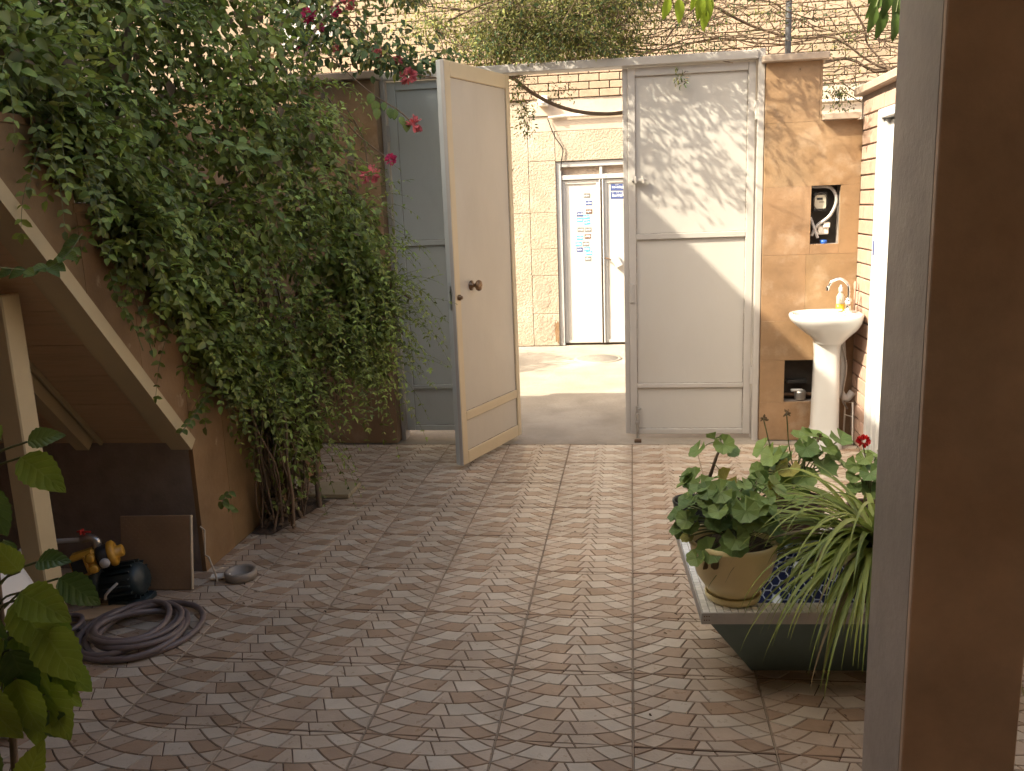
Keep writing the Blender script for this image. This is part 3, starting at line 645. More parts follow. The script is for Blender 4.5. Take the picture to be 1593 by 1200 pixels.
# (y where a tread starts, its height) ; each tread runs to the next start
ends = [t[0] for t in tops[1:]] + [4.83]
tops[1] = (2.20, 1.87); 
sz = lambda y: 1.655 - (y - 2.43) * 1.128                    # stringer's upper line
for (y0, zt), y1 in zip(tops, ends):
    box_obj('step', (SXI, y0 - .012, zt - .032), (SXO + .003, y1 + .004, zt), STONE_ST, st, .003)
    zb = max(0.0, min(sz(y1) + .02, zt - .12)) if y0 < 3.4 else 0.0
    if y0 >= 3.36: zb = 0.0
    # side cladding panel below each tread, cut along the stringer
    a0 = sz(y0) if y0 < 3.36 else 0.0; a1 = sz(y1) if y0 < 3.36 else 0.0
    yy0, yy1 = y0 + .001, y1 - .001
    for xo in (SXO,):
        vs = [(xo, yy0, a0), (xo, yy1, a1), (xo, yy1, zt - .033), (xo, yy0, zt - .033)]
        vs += [(xo - .02, y, z) for _, y, z in vs]
        MB().add(vs, [(0, 1, 2, 3), (7, 6, 5, 4), (0, 4, 5, 1), (1, 5, 6, 2), (2, 6, 7, 3), (3, 7, 4, 0)]).build('stone_panel', STONE_ST, st)
    box_obj('riser', (SXI, y1 - .02, max(0, zt - .27)), (SXO - .021, y1 - .002, zt - .033), STONE_ST, st, .001)
    vs = [(SXI, yy0, a0), (SXI, yy1, a1), (SXI, yy1 - .02, zt - .034), (SXI, yy0, zt - .034)]; vs += [(SXO - .0215, y, z) for _, y, z in vs]
    MB().add(vs, [(3, 2, 1, 0), (4, 5, 6, 7), (1, 5, 4, 0), (2, 6, 5, 1), (3, 7, 6, 2), (0, 4, 7, 3)]).build('core', MORTAR_DK, st)
# pier end (faces the camera, in the dark under the flight)
for x0, x1 in ((SXI, -2.42), (-2.42, SXO)):
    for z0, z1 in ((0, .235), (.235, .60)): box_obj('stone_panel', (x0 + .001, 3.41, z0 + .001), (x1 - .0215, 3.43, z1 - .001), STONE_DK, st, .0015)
# cream stringers : boxes running along the slope
def slope_box(name, x0, x1, ya, yb, d0, d1, m_, parent=st):
    """box between x0..x1 following the stringer line from y=ya to y=yb, d0..d1 = offset perpendicular (down positive)"""
    nrm = Vector((0, -1.128, -1)).normalized(); pts = []
    for y in (ya, yb):
        for d in (d0, d1):
            for x in (x0, x1): pts.append(Vector((x, y, sz(y))) + nrm * d)
    return MB().add(pts, [(0, 1, 3, 2), (4, 6, 7, 5), (0, 4, 5, 1), (2, 3, 7, 6), (0, 2, 6, 4), (1, 5, 7, 3)]).build(name, m_, parent)
slope_box('stringer', -1.955, -1.862, 1.55, 3.36, -.002, .052, CREAM_T)
slope_box('batten', -1.985, -1.968, 1.55, 3.34, .012, .036, CREAM_T)
slope_box('stringer', -2.37, -2.31, 2.82, 3.34, .012, .075, CREAM_T)
slope_box('batten', -2.295, -2.283, 2.82, 3.36, .012, .03, CREAM_T)
y = 1.55; k = 0
while y < 3.35:                                                # soffit boards run across the flight
    slope_box('soffit_board', SXI, -1.956, y + .0008, min(3.405, y + .124), -.012, .010 + (.001 if k % 2 else 0), WOODS); y += .125; k += 1
# back wall behind the recess and the posts
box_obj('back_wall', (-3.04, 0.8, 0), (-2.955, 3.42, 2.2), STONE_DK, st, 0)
for y0, x in ((2.66, -2.118), (1.75, -2.02)):
    box_obj('post', (x - .040, y0 - .046, 0), (x + .040, y0 + .046, sz(y0) - .09), CREAM_T, st, .005)
slope_box('beam', -2.06, -1.99, 1.9, 2.40, .08, .13, CREAM_T)
box_obj('pipe_sleeve', (-1.876, 4.36, 0), (-1.851, 4.385, 1.2), WHITE_G, st, .006)

# =================================================================== PLANTING BED, SLAB
bed = [(-1.872, 3.80), (-1.755, 3.80), (-1.640, 4.30), (-1.872, 4.33)]
mb = MB(); n = 12
g = []
for i in range(n + 1):
    for j in range(n + 1):
        u, v = i / n, j / n
        p = Vector((bed[0][0] * (1 - u) * (1 - v) + bed[1][0] * u * (1 - v) + bed[2][0] * u * v + bed[3][0] * (1 - u) * v, bed[0][1] * (1 - u) * (1 - v) + bed[1][1] * u * (1 - v) + bed[2][1] * u * v + bed[3][1] * (1 - u) * v))
        e = min(u, 1 - u, v, 1 - v); g.append((p.x, p.y, .004 + min(1, e * 6) * random.uniform(.004, .028)))
mb.add(g, [(i * (n + 1) + j, (i + 1) * (n + 1) + j, (i + 1) * (n + 1) + j + 1, i * (n + 1) + j + 1) for i in range(n) for j in range(n)], 0, True)
tag(mb.build('soil_bed', SOIL), kind='structure')
tag(box_obj('stone_slab', (-1.775, 4.33, .003), (-1.545, 4.55, .028), mat('pale_slab', (.36, .30, .20), .6, .12, 6, .001, 60), None, .003), 'loose beige stone slab beside the planting bed', 'slab')

# =================================================================== WASH BASIN
BX, BY = 1.165, 5.365
wb = empty('wash_basin', (BX, BY, 0), 'white ceramic pedestal wash basin in the sunlit corner', 'wash basin')
def ring(cx, cy, z, rx0, rx1, ry, n=48, p=2.3):
    """x- half extent rx0 towards the room, rx1 towards the wall (flatter)"""
    o = []
    for j in range(n):
        a = 2 * math.pi * j / n; c, s_ = math.cos(a), math.sin(a); pw = 2 / (p if c < 0 else 4.0)
        o.append((cx + (rx1 if c > 0 else rx0) * math.copysign(abs(c) ** pw, c), cy + ry * math.copysign(abs(s_) ** (2 / 2.4), s_), z))
    return o
loops = [ring(BX, BY, .66, .075, .085, .08), ring(BX, BY, .70, .10, .12, .11), ring(BX, BY, .745, .165, .165, .155), ring(BX, BY, .785, .205, .185, .183), ring(BX, BY, .805, .222, .188, .196), ring(BX, BY, .828, .228, .190, .200), ring(BX, BY, .840, .222, .187, .196), ring(BX, BY, .842, .205, .178, .183),
         ring(BX - .045, BY, .836, .150, .125, .150), ring(BX - .045, BY, .815, .140, .115, .140), ring(BX - .045, BY, .77, .115, .09, .112), ring(BX - .045, BY, .735, .06, .05, .06), ring(BX - .045, BY, .727, .015, .015, .015)]
mb = MB(); n = 48; vs = [p for l in loops for p in l]
mb.add(vs, [(i * n + j, i * n + (j + 1) % n, (i + 1) * n + (j + 1) % n, (i + 1) * n + j) for i in range(len(loops) - 1) for j in range(n)], 0, True)
mb.add(loops[0], [tuple(range(n))[::-1]]).add(loops[-1], [tuple(range(n))])
mb.build('bowl', CERAM, wb)
def sq(cx, cy, z, rx, ry, n=40): return [(cx + rx * math.copysign(abs(math.cos(a)) ** .62, math.cos(a)), cy + ry * math.copysign(abs(math.sin(a)) ** .62, math.sin(a)), z) for a in (2 * math.pi * j / n for j in range(n))]
pl = [(0.0, .105, .10), (.05, .105, .10), (.058, .098, .093), (.085, .099, .094), (.11, .088, .084), (.135, .082, .078), (.30, .079, .074), (.48, .075, .07), (.58, .073, .068), (.64, .078, .073), (.672, .082, .078)]
L_ = [sq(BX + .005, BY + .03, z, a, b) for z, a, b in pl]; n = 40; mb = MB()
mb.add([p for l in L_ for p in l], [(i * n + j, i * n + (j + 1) % n, (i + 1) * n + (j + 1) % n, (i + 1) * n + j) for i in range(len(L_) - 1) for j in range(n)], 0, True)
mb.build('pedestal', CERAM, wb)
FX, FY = 1.275, 5.36
tp = MB(); tp.lathe([(.001, .842), (.026, .842), (.026, .852), (.016, .858), (.015, .90), (.019, .905), (.019, .92), (.012, .93), (.001, .93)], (FX, FY, 0), 20)
tp.tube(spline([(FX, FY, .925), (FX, FY, .98), (FX - .012, FY, 1.015), (FX - .05, FY, 1.043), (FX - .095, FY, 1.030), (FX - .118, FY, .995)], 8), .0085, 12)
tp.lathe([(.012, -.012), (.012, .012)], (FX - .121, FY, .987), 12, close=True)
tp.build('faucet', CHROME, wb)
MB().tube([(FX, FY - .012, .885), (FX - .02, FY - .045, .895), (FX - .03, FY - .075, .915)], [.009, .006, .007], 10).tube([(FX - .04, FY - .02, .862), (FX - .085, FY - .03, .862)], .006, 8).build('faucet_lever', CHROME, wb)
MB().lathe([(.001, .7285), (.014, .7285), (.014, .731), (.001, .731)], (BX - .045, BY, 0), 16).build('drain', CHROME, wb)
MB().tube(spline([(BX + .10, BY + .08, .66), (BX + .12, BY + .10, .45), (BX + .11, BY + .11, .34), (BX + .15, BY + .11, .29), (BX + .185, BY + .11, .33)], 8), .022, 12).build('waste_pipe', WHITE_P, wb)
MB().tube(spline([(BX + .09, BY + .05, .66), (BX + .13, BY + .06, .5), (BX + .12, BY + .09, .30), (BX + .16, BY + .12, .22)], 6), .006, 8).build('supply_hose', STEEL, wb)
sb = empty('soap_bottle', (1.245, 5.43, .842), 'clear bottle of yellow dish soap beside the chrome faucet', 'bottle')
MB().lathe([(.001, .8425), (.022, .8425), (.024, .85), (.024, .885), (.001, .886)], (1.245, 5.43, 0), 18, sy=.65).build('soap', mat('yellow_soap', (.72, .50, .05), .3, .05, 5, trans=.2), sb)
MB().lathe([(.024, .8865), (.024, .93), (.016, .945), (.010, .95), (.010, .96), (.001, .96)], (1.245, 5.43, 0), 18, sy=.65).build('bottle', mat('clear_bottle', (.62, .57, .48), .15, .03, 5, trans=.3), sb)
MB().lathe([(.0125, .9605), (.0125, .985), (.006, .987), (.006, 1.0), (.001, 1.0)], (1.245, 5.43, 0), 14, close=True).build('cap', WHITE_P, sb)
tag(MB().tube([(1.335, 5.47, .845), (1.338, 5.47, .98)], .006, 8).lathe([(.009, .97), (.011, 1.0), (.006, 1.015)], (1.338, 5.47, 0), 10, close=True).build('bottle_brush', BRICK_P), 'thin upright brush standing on the basin against the pink bricks', 'brush')
# clothes stand like thin frame behind the pedestal
tag(MB().tube([(1.31, 5.49, .0), (1.315, 5.50, .26), (1.345, 5.44, .27), (1.35, 5.43, .01)], .005, 6).tube([(1.312, 5.495, .18), (1.347, 5.435, .18)], .004, 6).build('wire_stand', PLASTER_W), 'small pale wire stand behind the basin pedestal', 'stand')

# ---- electricity meter in the upper niche
em = empty('electricity_meter', (1.15, 5.62, 1.4), 'glass fronted electricity meter in the upper wall niche', 'meter')
box_obj('housing', (1.098, 5.595, 1.435), (1.185, 5.649, 1.555), BLACK, em, .008)
box_obj('face_plate', (1.108, 5.592, 1.452), (1.176, 5.5945, 1.535), mat('meter_plate', (.45, .42, .34), .4, .05, 20), em, .001)
MB().box((1.122, 5.5905, 1.505), (1.155, 5.5918, 1.518)).box((1.135, 5.5905, 1.49), (1.165, 5.5918, 1.494)).build('digits', BLACK, em)
MB().lathe([(.044, 0), (.040, .012)], n=24, M=Matrix.Translation((1.142, 5.594, 1.495)) @ Matrix.Rotation(math.pi / 2, 4, 'X'), sy=1.25).build('bezel', STEEL, em)
tag(MB().tube(spline([(1.10, 5.63, 1.585), (1.20, 5.60, 1.575), (1.235, 5.59, 1.50), (1.20, 5.585, 1.41), (1.13, 5.60, 1.35), (1.10, 5.61, 1.29)], 8), .010, 8).build('conduit_pipe', mat('grey_conduit', (.42, .41, .40), .4, .05, 9)), 'grey flexible conduit curving round the electricity meter', 'cable')
tag(MB().tube([(1.092, 5.62, 1.40), (1.115, 5.60, 1.33), (1.135, 5.60, 1.275)], .009, 8).build('conduit_pipe', WHITE_P), 'short white pipe low in the meter niche', 'pipe')
tag(MB().box((1.135, 5.60, 1.295), (1.20, 5.64, 1.35), 0, .006, Matrix.Translation((0, 0, 0))).box((1.165, 5.59, 1.335), (1.205, 5.62, 1.37), 0, .005).build('fuse_box', PLASTER_W), 'pale fuse block below the electricity meter', 'fuse box')
tag(MB().lathe([(.02, 1.241), (.022, 1.25), (.02, 1.262), (.001, 1.264)], (1.17, 5.60, 0), 14).build('plastic_scrap', mat('blue_cap', (.02, .10, .42), .4, .05, 9)), 'small blue plastic piece on the meter niche sill', 'plastic')
# ---- water meter in the lower niche
wm = empty('water_meter', (1.05, 5.61, .28), 'water meter with valve in the dark lower wall niche', 'meter')
MB().lathe([(.035, .255), (.038, .30), (.03, .315), (.001, .316)], (1.06, 5.61, 0), 18).build('body', STEEL, wm)
MB().tube([(.955, 5.62, .285), (1.138, 5.62, .285)], .012, 10).build('pipe', RUST, wm)
MB().box((1.0, 5.585, .31), (1.075, 5.61, .325), 0, .004, None).build('lid', WHITE_P, wm)
MB().box((.975, 5.60, .36), (1.10, 5.64, .385), 0, .004).build('bracket', BLACK, wm)

# =================================================================== POOL
pool = empty('raised_pool', (.70, 2.86, 0), 'small raised pool, dark green tapered sides, white mosaic rim and navy hexagon tiles', 'pool')
pool.rotation_euler = (0, 0, math.radians(3.6))
PX0, PX1, PY0, PY1, PZ = -.52, .52, -.345, .345, .30           # local rim rectangle
def plink(name, me, loc=(0, 0, 0), rot=None, parent=None):
    o = bpy.data.objects.new(name, me); COL.objects.link(o); o.parent = parent or pool; o.location = loc
    if rot is not None: o.rotation_euler = rot
    return o
def frustum(x0, x1, y0, y1, z0, ins, z1):
    return [(x0 + ins, y0 + ins, z0), (x1 - ins, y0 + ins, z0), (x1 - ins, y1 - ins, z0), (x0 + ins, y1 - ins, z0), (x0, y0, z1), (x1, y0, z1), (x1, y1, z1), (x0, y1, z1)]
side = [(0, 1, 5, 4), (1, 2, 6, 5), (2, 3, 7, 6), (3, 0, 4, 7)]
mb = MB(); mb.add(frustum(PX0 + .02, PX1 - .02, PY0 + .02, PY1 - .02, 0, .17, PZ - .036), side)
plink('body', mb.mesh('body', POOLG))
IN = .065                                                       # rim width
mb = MB(); iv = frustum(PX0 + IN, PX1 - IN, PY0 + IN, PY1 - IN, .03, .13, PZ - .004)
mb.add(iv, [f[::-1] for f in side] + [(0, 1, 2, 3)]); plink('basin_lining', mb.mesh('basin_lining', HEX_G))
mb = MB()
for a, b in (((PX0 + .002, PY0 + .002), (PX1 - .002, PY0 + IN)), ((PX0 + .002, PY1 - IN), (PX1 - .002, PY1 - .002)), ((PX0 + .002, PY0 + IN), (PX0 + IN, PY1 - IN)), ((PX1 - IN, PY0 + IN), (PX1 - .002, PY1 - IN))):
    mb.box((a[0], a[1], PZ - .03), (b[0], b[1], PZ - .003))
plink('rim', mb.mesh('rim', MOS_G))
for a, b in (((PX0 - .003, PY0 - .003), (PX1 + .003, PY0 + .001)), ((PX0 - .003, PY1 - .001), (PX1 + .003, PY1 + .003)), ((PX0 - .003, PY0 + .0015), (PX0 + .001, PY1 - .0015)), ((PX1 - .001, PY0 + .0015), (PX1 + .003, PY1 - .0015))):
    mb = MB(); mb.box((a[0], a[1], PZ - .036), (b[0], b[1], PZ + .001), 0, .001); plink('edge_trim', mb.mesh('edge_trim', ALU))
mb = MB()
for k in range(6): mb.lathe([(.0022, 0), (.001, .0015)], n=8, M=Matrix.Translation((PX0 + .006 + (k % 3) * .007, PY0 - .003, PZ - .01 - (k // 3) * .012)) @ Matrix.Rotation(math.pi / 2, 4, 'X'), close=True)
plink('rivets', mb.mesh('rivets', RUST))
MSZ = .0215; mos_me = MB().add(*chbox(.0098, .0098, .003, .001)).mesh('mosaic_tile', MOS_W); mrest = MB(); nm = 0
xs = int((PX1 - PX0) / MSZ); ys = int((PY1 - PY0) / MSZ)
for i in range(xs):
    for j in range(ys):
        x = PX0 + .012 + i * MSZ; y = PY0 + .012 + j * MSZ
        if 3 <= i < xs - 3 and 3 <= j < ys - 3: continue
        if nm < 290 and i < 30 and (j < 3 or i < 3 or (j >= ys - 3 and i < 26)):
            plink('mosaic_tile', mos_me, (x, y, PZ - .0012 + random.uniform(-.0003, .0003))); nm += 1
        else: mrest.add([Vector(v) + Vector((x, y, PZ - .0012)) for v in chbox(.0094, .0094, .003, .001)[0]], chbox(.0094, .0094, .003, .001)[1])
o = plink('mosaic', mrest.mesh('mosaic', MOS_W)); o['kind'] = 'stuff'
# hexagon tiles on the far inner slope (and joined on the side slopes and floor)
def hexgeo(r, t): 
    vs = [(r * math.cos(math.pi / 3 * k), r * math.sin(math.pi / 3 * k), 0) for k in range(6)] + [(r * .94 * math.cos(math.pi / 3 * k), r * .94 * math.sin(math.pi / 3 * k), t) for k in range(6)]
    return vs, [tuple(range(6, 12))] + [(k, (k + 1) % 6, 6 + (k + 1) % 6, 6 + k) for k in range(6)]
HR = .0172; hp = .0195; hv, hf = hexgeo(HR, .0025)
hexm = {m_: MB().add(hv, hf).mesh('hexagon_tile', m_) for m_ in (HEX_B, HEX_W, HEX_L)}
hrest = MB(); nh = 0
def hexwall(o, ux, uy, W_, H_, individual, skip):
    """o lower-left corner; ux along, uy up the slope; trapezoid narrowing by skip at the bottom"""
    global nh
    nz = ux.cross(uy); MM = Matrix((ux, uy, nz)).transposed().to_4x4(); e = MM.to_euler()
    i = 0
    while True:
        x = .75 * 2 * hp * (i + .5)
        if x > W_: break
        j = 0
        while True:
            y = math.sqrt(3) * hp * (j + .5 + (.5 if i % 2 else 0))
            if y > H_ - .012: break
            edge = skip * (1 - y / H_)
            if edge + .015 < x < W_ - edge - .015:
                p = o + ux * x + uy * y + nz * .0005
                m_ = HEX_L if y > H_ - .03 and i % 2 else (HEX_W if random.random() < .04 else HEX_B)
                if individual and nh < 280 and x < .78: plink('hexagon_tile', hexm[m_], p, e); nh += 1
                else: hrest.add([MM.to_3x3() @ Vector(v) + p for v in hv], hf, 0)
            j += 1
        i += 1
bx0, bx1, by0, by1 = PX0 + IN, PX1 - IN, PY0 + IN, PY1 - IN; dz = PZ - .034; sl_ = math.hypot(.13, dz)
hexwall(Vector((bx0, by1 - .13, .03)), Vector((1, 0, 0)), Vector((0, .13, dz)).normalized(), bx1 - bx0, sl_, True, .13)
hexwall(Vector((bx1 - .13, by1, .03)), Vector((0, -1, 0)), Vector((.13, 0, dz)).normalized(), by1 - by0, sl_, False, .13)
hexwall(Vector((bx0 + .13, by0, .03)), Vector((0, 1, 0)), Vector((-.13, 0, dz)).normalized(), by1 - by0, sl_, False, .13)
hexwall(Vector((bx0 + .13, by0 + .13, .03)), Vector((1, 0, 0)), Vector((0, 1, 0)), bx1 - bx0 - .26, by1 - by0 - .26, False, 0)
o = plink('hexagon_tiling', hrest.mesh('hexagon_tiling', HEX_B)); o['kind'] = 'stuff'

# =================================================================== THINGS UNDER THE STAIRS
hs = MB(); pts = []
r = random.Random(3); ctr = Vector((-1.865, 2.775, 0)); turns = 7
for i in range(turns * 26):
    a = -i / 26 * 2 * math.pi + 1.75; t = i / 26
    rad = [.235, .215, .165, .195, .14, .175, .15, .12][int(t)] * (1 - (t % 1)) + [.235, .215, .165, .195, .14, .175, .15, .12][int(t) + 1] * (t % 1)
    wob = .014 * math.sin(a * 1.7 + t) + .007 * math.sin(a * 2.63 + 1.3)
    pts.append(ctr + Vector(((rad + wob) * math.cos(a) * .92 + .012 * math.sin(t * 2), (rad + wob) * math.sin(a) * 1.02 + .012 * math.cos(t * 1.3), .013 + .0068 * t + .006 * math.sin(a * 2 + t))))
pts = [ctr + Vector((-.10, .235, .013)), ctr + Vector((-.07, .245, .013))] + pts + [pts[-1] + Vector((.03, .05, -.02)), pts[-1] + Vector((.08, .07, -.03))]
tag(hs.tube(pts, .0115, 10).build('garden_hose', HOSE), 'coiled grey garden hose lying on the tiles', 'hose')
tag(MB().tube([Vector((-2.16, 2.78, .012)) + Vector((.055 * math.cos(a / 8), .075 * math.sin(a / 8), .006 * a / 16)) for a in range(90)], .010, 8).build('cable_coil', HOSE), 'small coil of grey hose beside the stair post', 'hose')
pm = empty('water_pump', (-2.16, 3.05, 0), 'electric water pump with yellow pressure controller and dark teal motor', 'pump')
MY = Matrix.Translation((-2.07, 3.06, .105)) @ Matrix.Rotation(math.radians(80), 4, 'Y')
mb = MB(); mb.lathe([(.001, -.15), (.055, -.15), (.075, -.13), (.078, .05), (.06, .07), (.001, .075)], n=28, M=MY)
mb.build('motor', TEAL, pm)
mb = MB()
for k in range(16):
    a = 2 * math.pi * k / 16; mb.box((-.09, -.003, .074), (.05, .003, .092), 0, 0, Matrix.Translation((-2.07, 3.06, .105)) @ Matrix.Rotation(math.radians(-10), 4, 'Y') @ Matrix.Rotation(a, 4, 'X'))
mb.build('cooling_fins', TEAL, pm)
MB().lathe([(.001, .0), (.06, .0), (.085, .02), (.085, .07), (.06, .09), (.001, .09)], n=24, M=Matrix.Translation((-2.27, 3.05, .10)) @ Matrix.Rotation(math.radians(80), 4, 'Y')).build('pump_head', TEAL, pm)
box_obj('foot', (-2.15, 2.99, 0), (-1.98, 3.12, .028), TEAL, pm, .004)
CM = Matrix.Translation((-2.19, 2.98, .235)) @ Matrix.Rotation(math.radians(-14), 4, 'Y') @ Matrix.Rotation(math.radians(24), 4, 'Z')
MB().box((-.085, -.045, -.055), (.03, .04, .055), 0, .014, CM).build('controller', YEL, pm)
MB().box((-.076, -.052, -.04), (-.018, -.0455, .03), 0, .003, CM).build('connector_window', BLACK, pm)
MB().box((-.018, -.066, -.046), (-.008, -.046, .04), 0, .002, CM).build('flap', YEL, pm)
for dz_ in (.022, -.028): MB().lathe([(.001, 0), (.019, 0), (.019, .03), (.012, .034), (.001, .034)], n=16, M=CM @ Matrix.Translation((.010, -.045, dz_)) @ Matrix.Rotation(math.pi / 2, 4, 'X')).build('cable_gland', YEL, pm)
MB().lathe([(.001, .03), (.052, .03), (.055, .04), (.055, .075), (.05, .08)], n=22, M=CM @ Matrix.Translation((0, .0, .0)) @ Matrix.Rotation(math.pi / 2, 4, 'Y'), close=True).build('valve_body', BLACK, pm)
MB().lathe([(.057, .08), (.060, .085), (.060, .10), (.048, .108), (.028, .108), (.028, .135), (.022, .14), (.001, .14)], n=22, M=CM @ Matrix.Rotation(math.pi / 2, 4, 'Y'), close=True).build('union_ring', YEL, pm)
MB().lathe([(.001, 0), (.022, 0), (.022, .008), (.001, .009)], n=18, M=CM @ Matrix.Translation((.06, -.052, -.02)) @ Matrix.Rotation(math.pi / 2, 4, 'X')).build('pressure_gauge', WHITE_P, pm)
MB().tube(spline([(-2.17, 3.0, .285), (-2.17, 3.0, .32), (-2.20, 3.0, .335), (-2.24, 3.0, .325)], 6), .019, 12).build('elbow', STEEL, pm)
MB().tube([(-2.235, 3.0, .325), (-2.44, 2.99, .315)], .011, 10).build('pipe', WHITE_P, pm)
MB().tube([(-2.225, 3.0, .34), (-2.225, 3.0, .362)], .005, 8).box((-2.26, 2.995, .36), (-2.19, 3.005, .368), 0, .002).box((-2.24, 2.985, .352), (-2.232, 3.015, .375), 0, .002).build('valve_handle', RED, pm)
MB().tube(spline([(-2.13, 2.95, .06), (-2.10, 2.92, .10), (-2.06, 2.95, .14)], 5), .006, 8).build('drain_pipe', WHITE_P, pm)
pm.location.x += .03; pm.scale = (.88, .88, .88)
# leaning checker-plate board
BM = Matrix.Translation((-2.005, 3.165, .0)) @ Matrix.Rotation(math.radians(4), 4, 'Z') @ Matrix.Rotation(math.radians(-12), 4, 'X')
lb = empty('checker_plate', (-2.0, 3.18, 0), 'brown textured panel leaning against the dark stone under the stairs', 'panel')
MB().box((-.152, -.006, .002), (.152, .006, .315), 0, .002, BM).build('sheet', BOARD, lb)
mb = MB()
for i in range(22):
    for j in range(22):
        if (i + j) % 2: continue
        x = -.142 + i * .0135; z = .012 + j * .0138; mb.box((x - .0045, -.0078, z - .0018), (x + .0045, -.0062, z + .0018), 0, 0, BM @ Matrix.Translation((0, 0, 0)))
o = mb.build('tread_pattern', BOARD, lb); o['kind'] = 'stuff'
MB().box((.1525, -.008, .002), (.158, .010, .315), 0, .001, BM).build('edge_strip', mat('pale_edge', (.45, .38, .28), .6, .1, 9), lb)
tag(MB().tube([(-1.83, 3.26, .25), (-1.812, 3.26, .235), (-1.812, 3.24, .13), (-1.79, 3.23, .125), (-1.765, 3.22, .06), (-1.755, 3.215, .02)], .004, 6).build('wire', mat('pale_wire', (.40, .34, .27), .6, .1, 9)), 'bent pale wire hanging beside the leaning panel', 'wire')
tag(box_obj('leaning_board', (-2.58, 3.37, .0), (-2.40, 3.405, .27), STONE, None, .002), 'small brown board standing behind the water pump', 'board')
tag(MB().box((-.11, -.05, 0), (.11, .05, .008), 0, .001, Matrix.Translation((-2.12, 3.03 - .1, .004)) @ Matrix.Rotation(.5, 4, 'Z')).build('wood_offcut', WOODS), 'flat wood offcut on the floor in front of the pump', 'board')
# drain trap ring
dt = empty('metal_ring', (-1.69, 3.30, 0), 'round grey metal drain ring lying beside the stair corner', 'ring')
MB().lathe([(.058, .003), (.068, .004), (.068, .036), (.062, .040), (.052, .036), (.050, .012), (.001, .010)], (-1.69, 3.30, 0), 28).build('rim', mat('dusty_metal', (.30, .265, .23), .6, .1, 14, metal=.3), dt)
MB().box((-.05, -.02, 0), (.03, .02, .010), 0, .002, Matrix.Translation((-1.765, 3.285, .012)) @ Matrix.Rotation(.3, 4, 'Z')).build('clip', PLASTER_W, dt)
# white tank
tk = empty('water_tank', (-2.06, 1.95, 0), 'white round water tank under the stairs at the left edge', 'tank')
TMX = Matrix.Translation((-2.10, 2.26, .335)) @ Matrix.Rotation(math.pi / 2, 4, 'X')
MB().lathe([(.001, -.045), (.12, -.042), (.22, -.028), (.285, -.002), (.305, .03), (.31, .06), (.31, .56), (.28, .60), (.001, .63)], n=44, M=TMX).build('shell', mat('white_tank_plastic', (.66, .65, .62), .4, .04, 6), tk)
for yy in (1.75, 2.15): box_obj('cradle', (-2.33, yy - .03, 0), (-1.87, yy + .03, .06), GREY_P, tk, .004)
MB().tube([(-2.02, 2.30, .52), (-2.10, 2.45, .40), (-2.30, 2.80, .325)], .012, 8).build('outlet_pipe', PLASTER_W, tk)

# post on the boundary wall
tag(MB().tube([(.945, 5.70, 2.35), (.94, 5.70, 3.3)], .018, 12).build('steel_post', mat('dark_grey_paint', (.10, .10, .105), .5, .2, 20)), 'dark grey steel post rising from the pillar right of the gate', 'post')

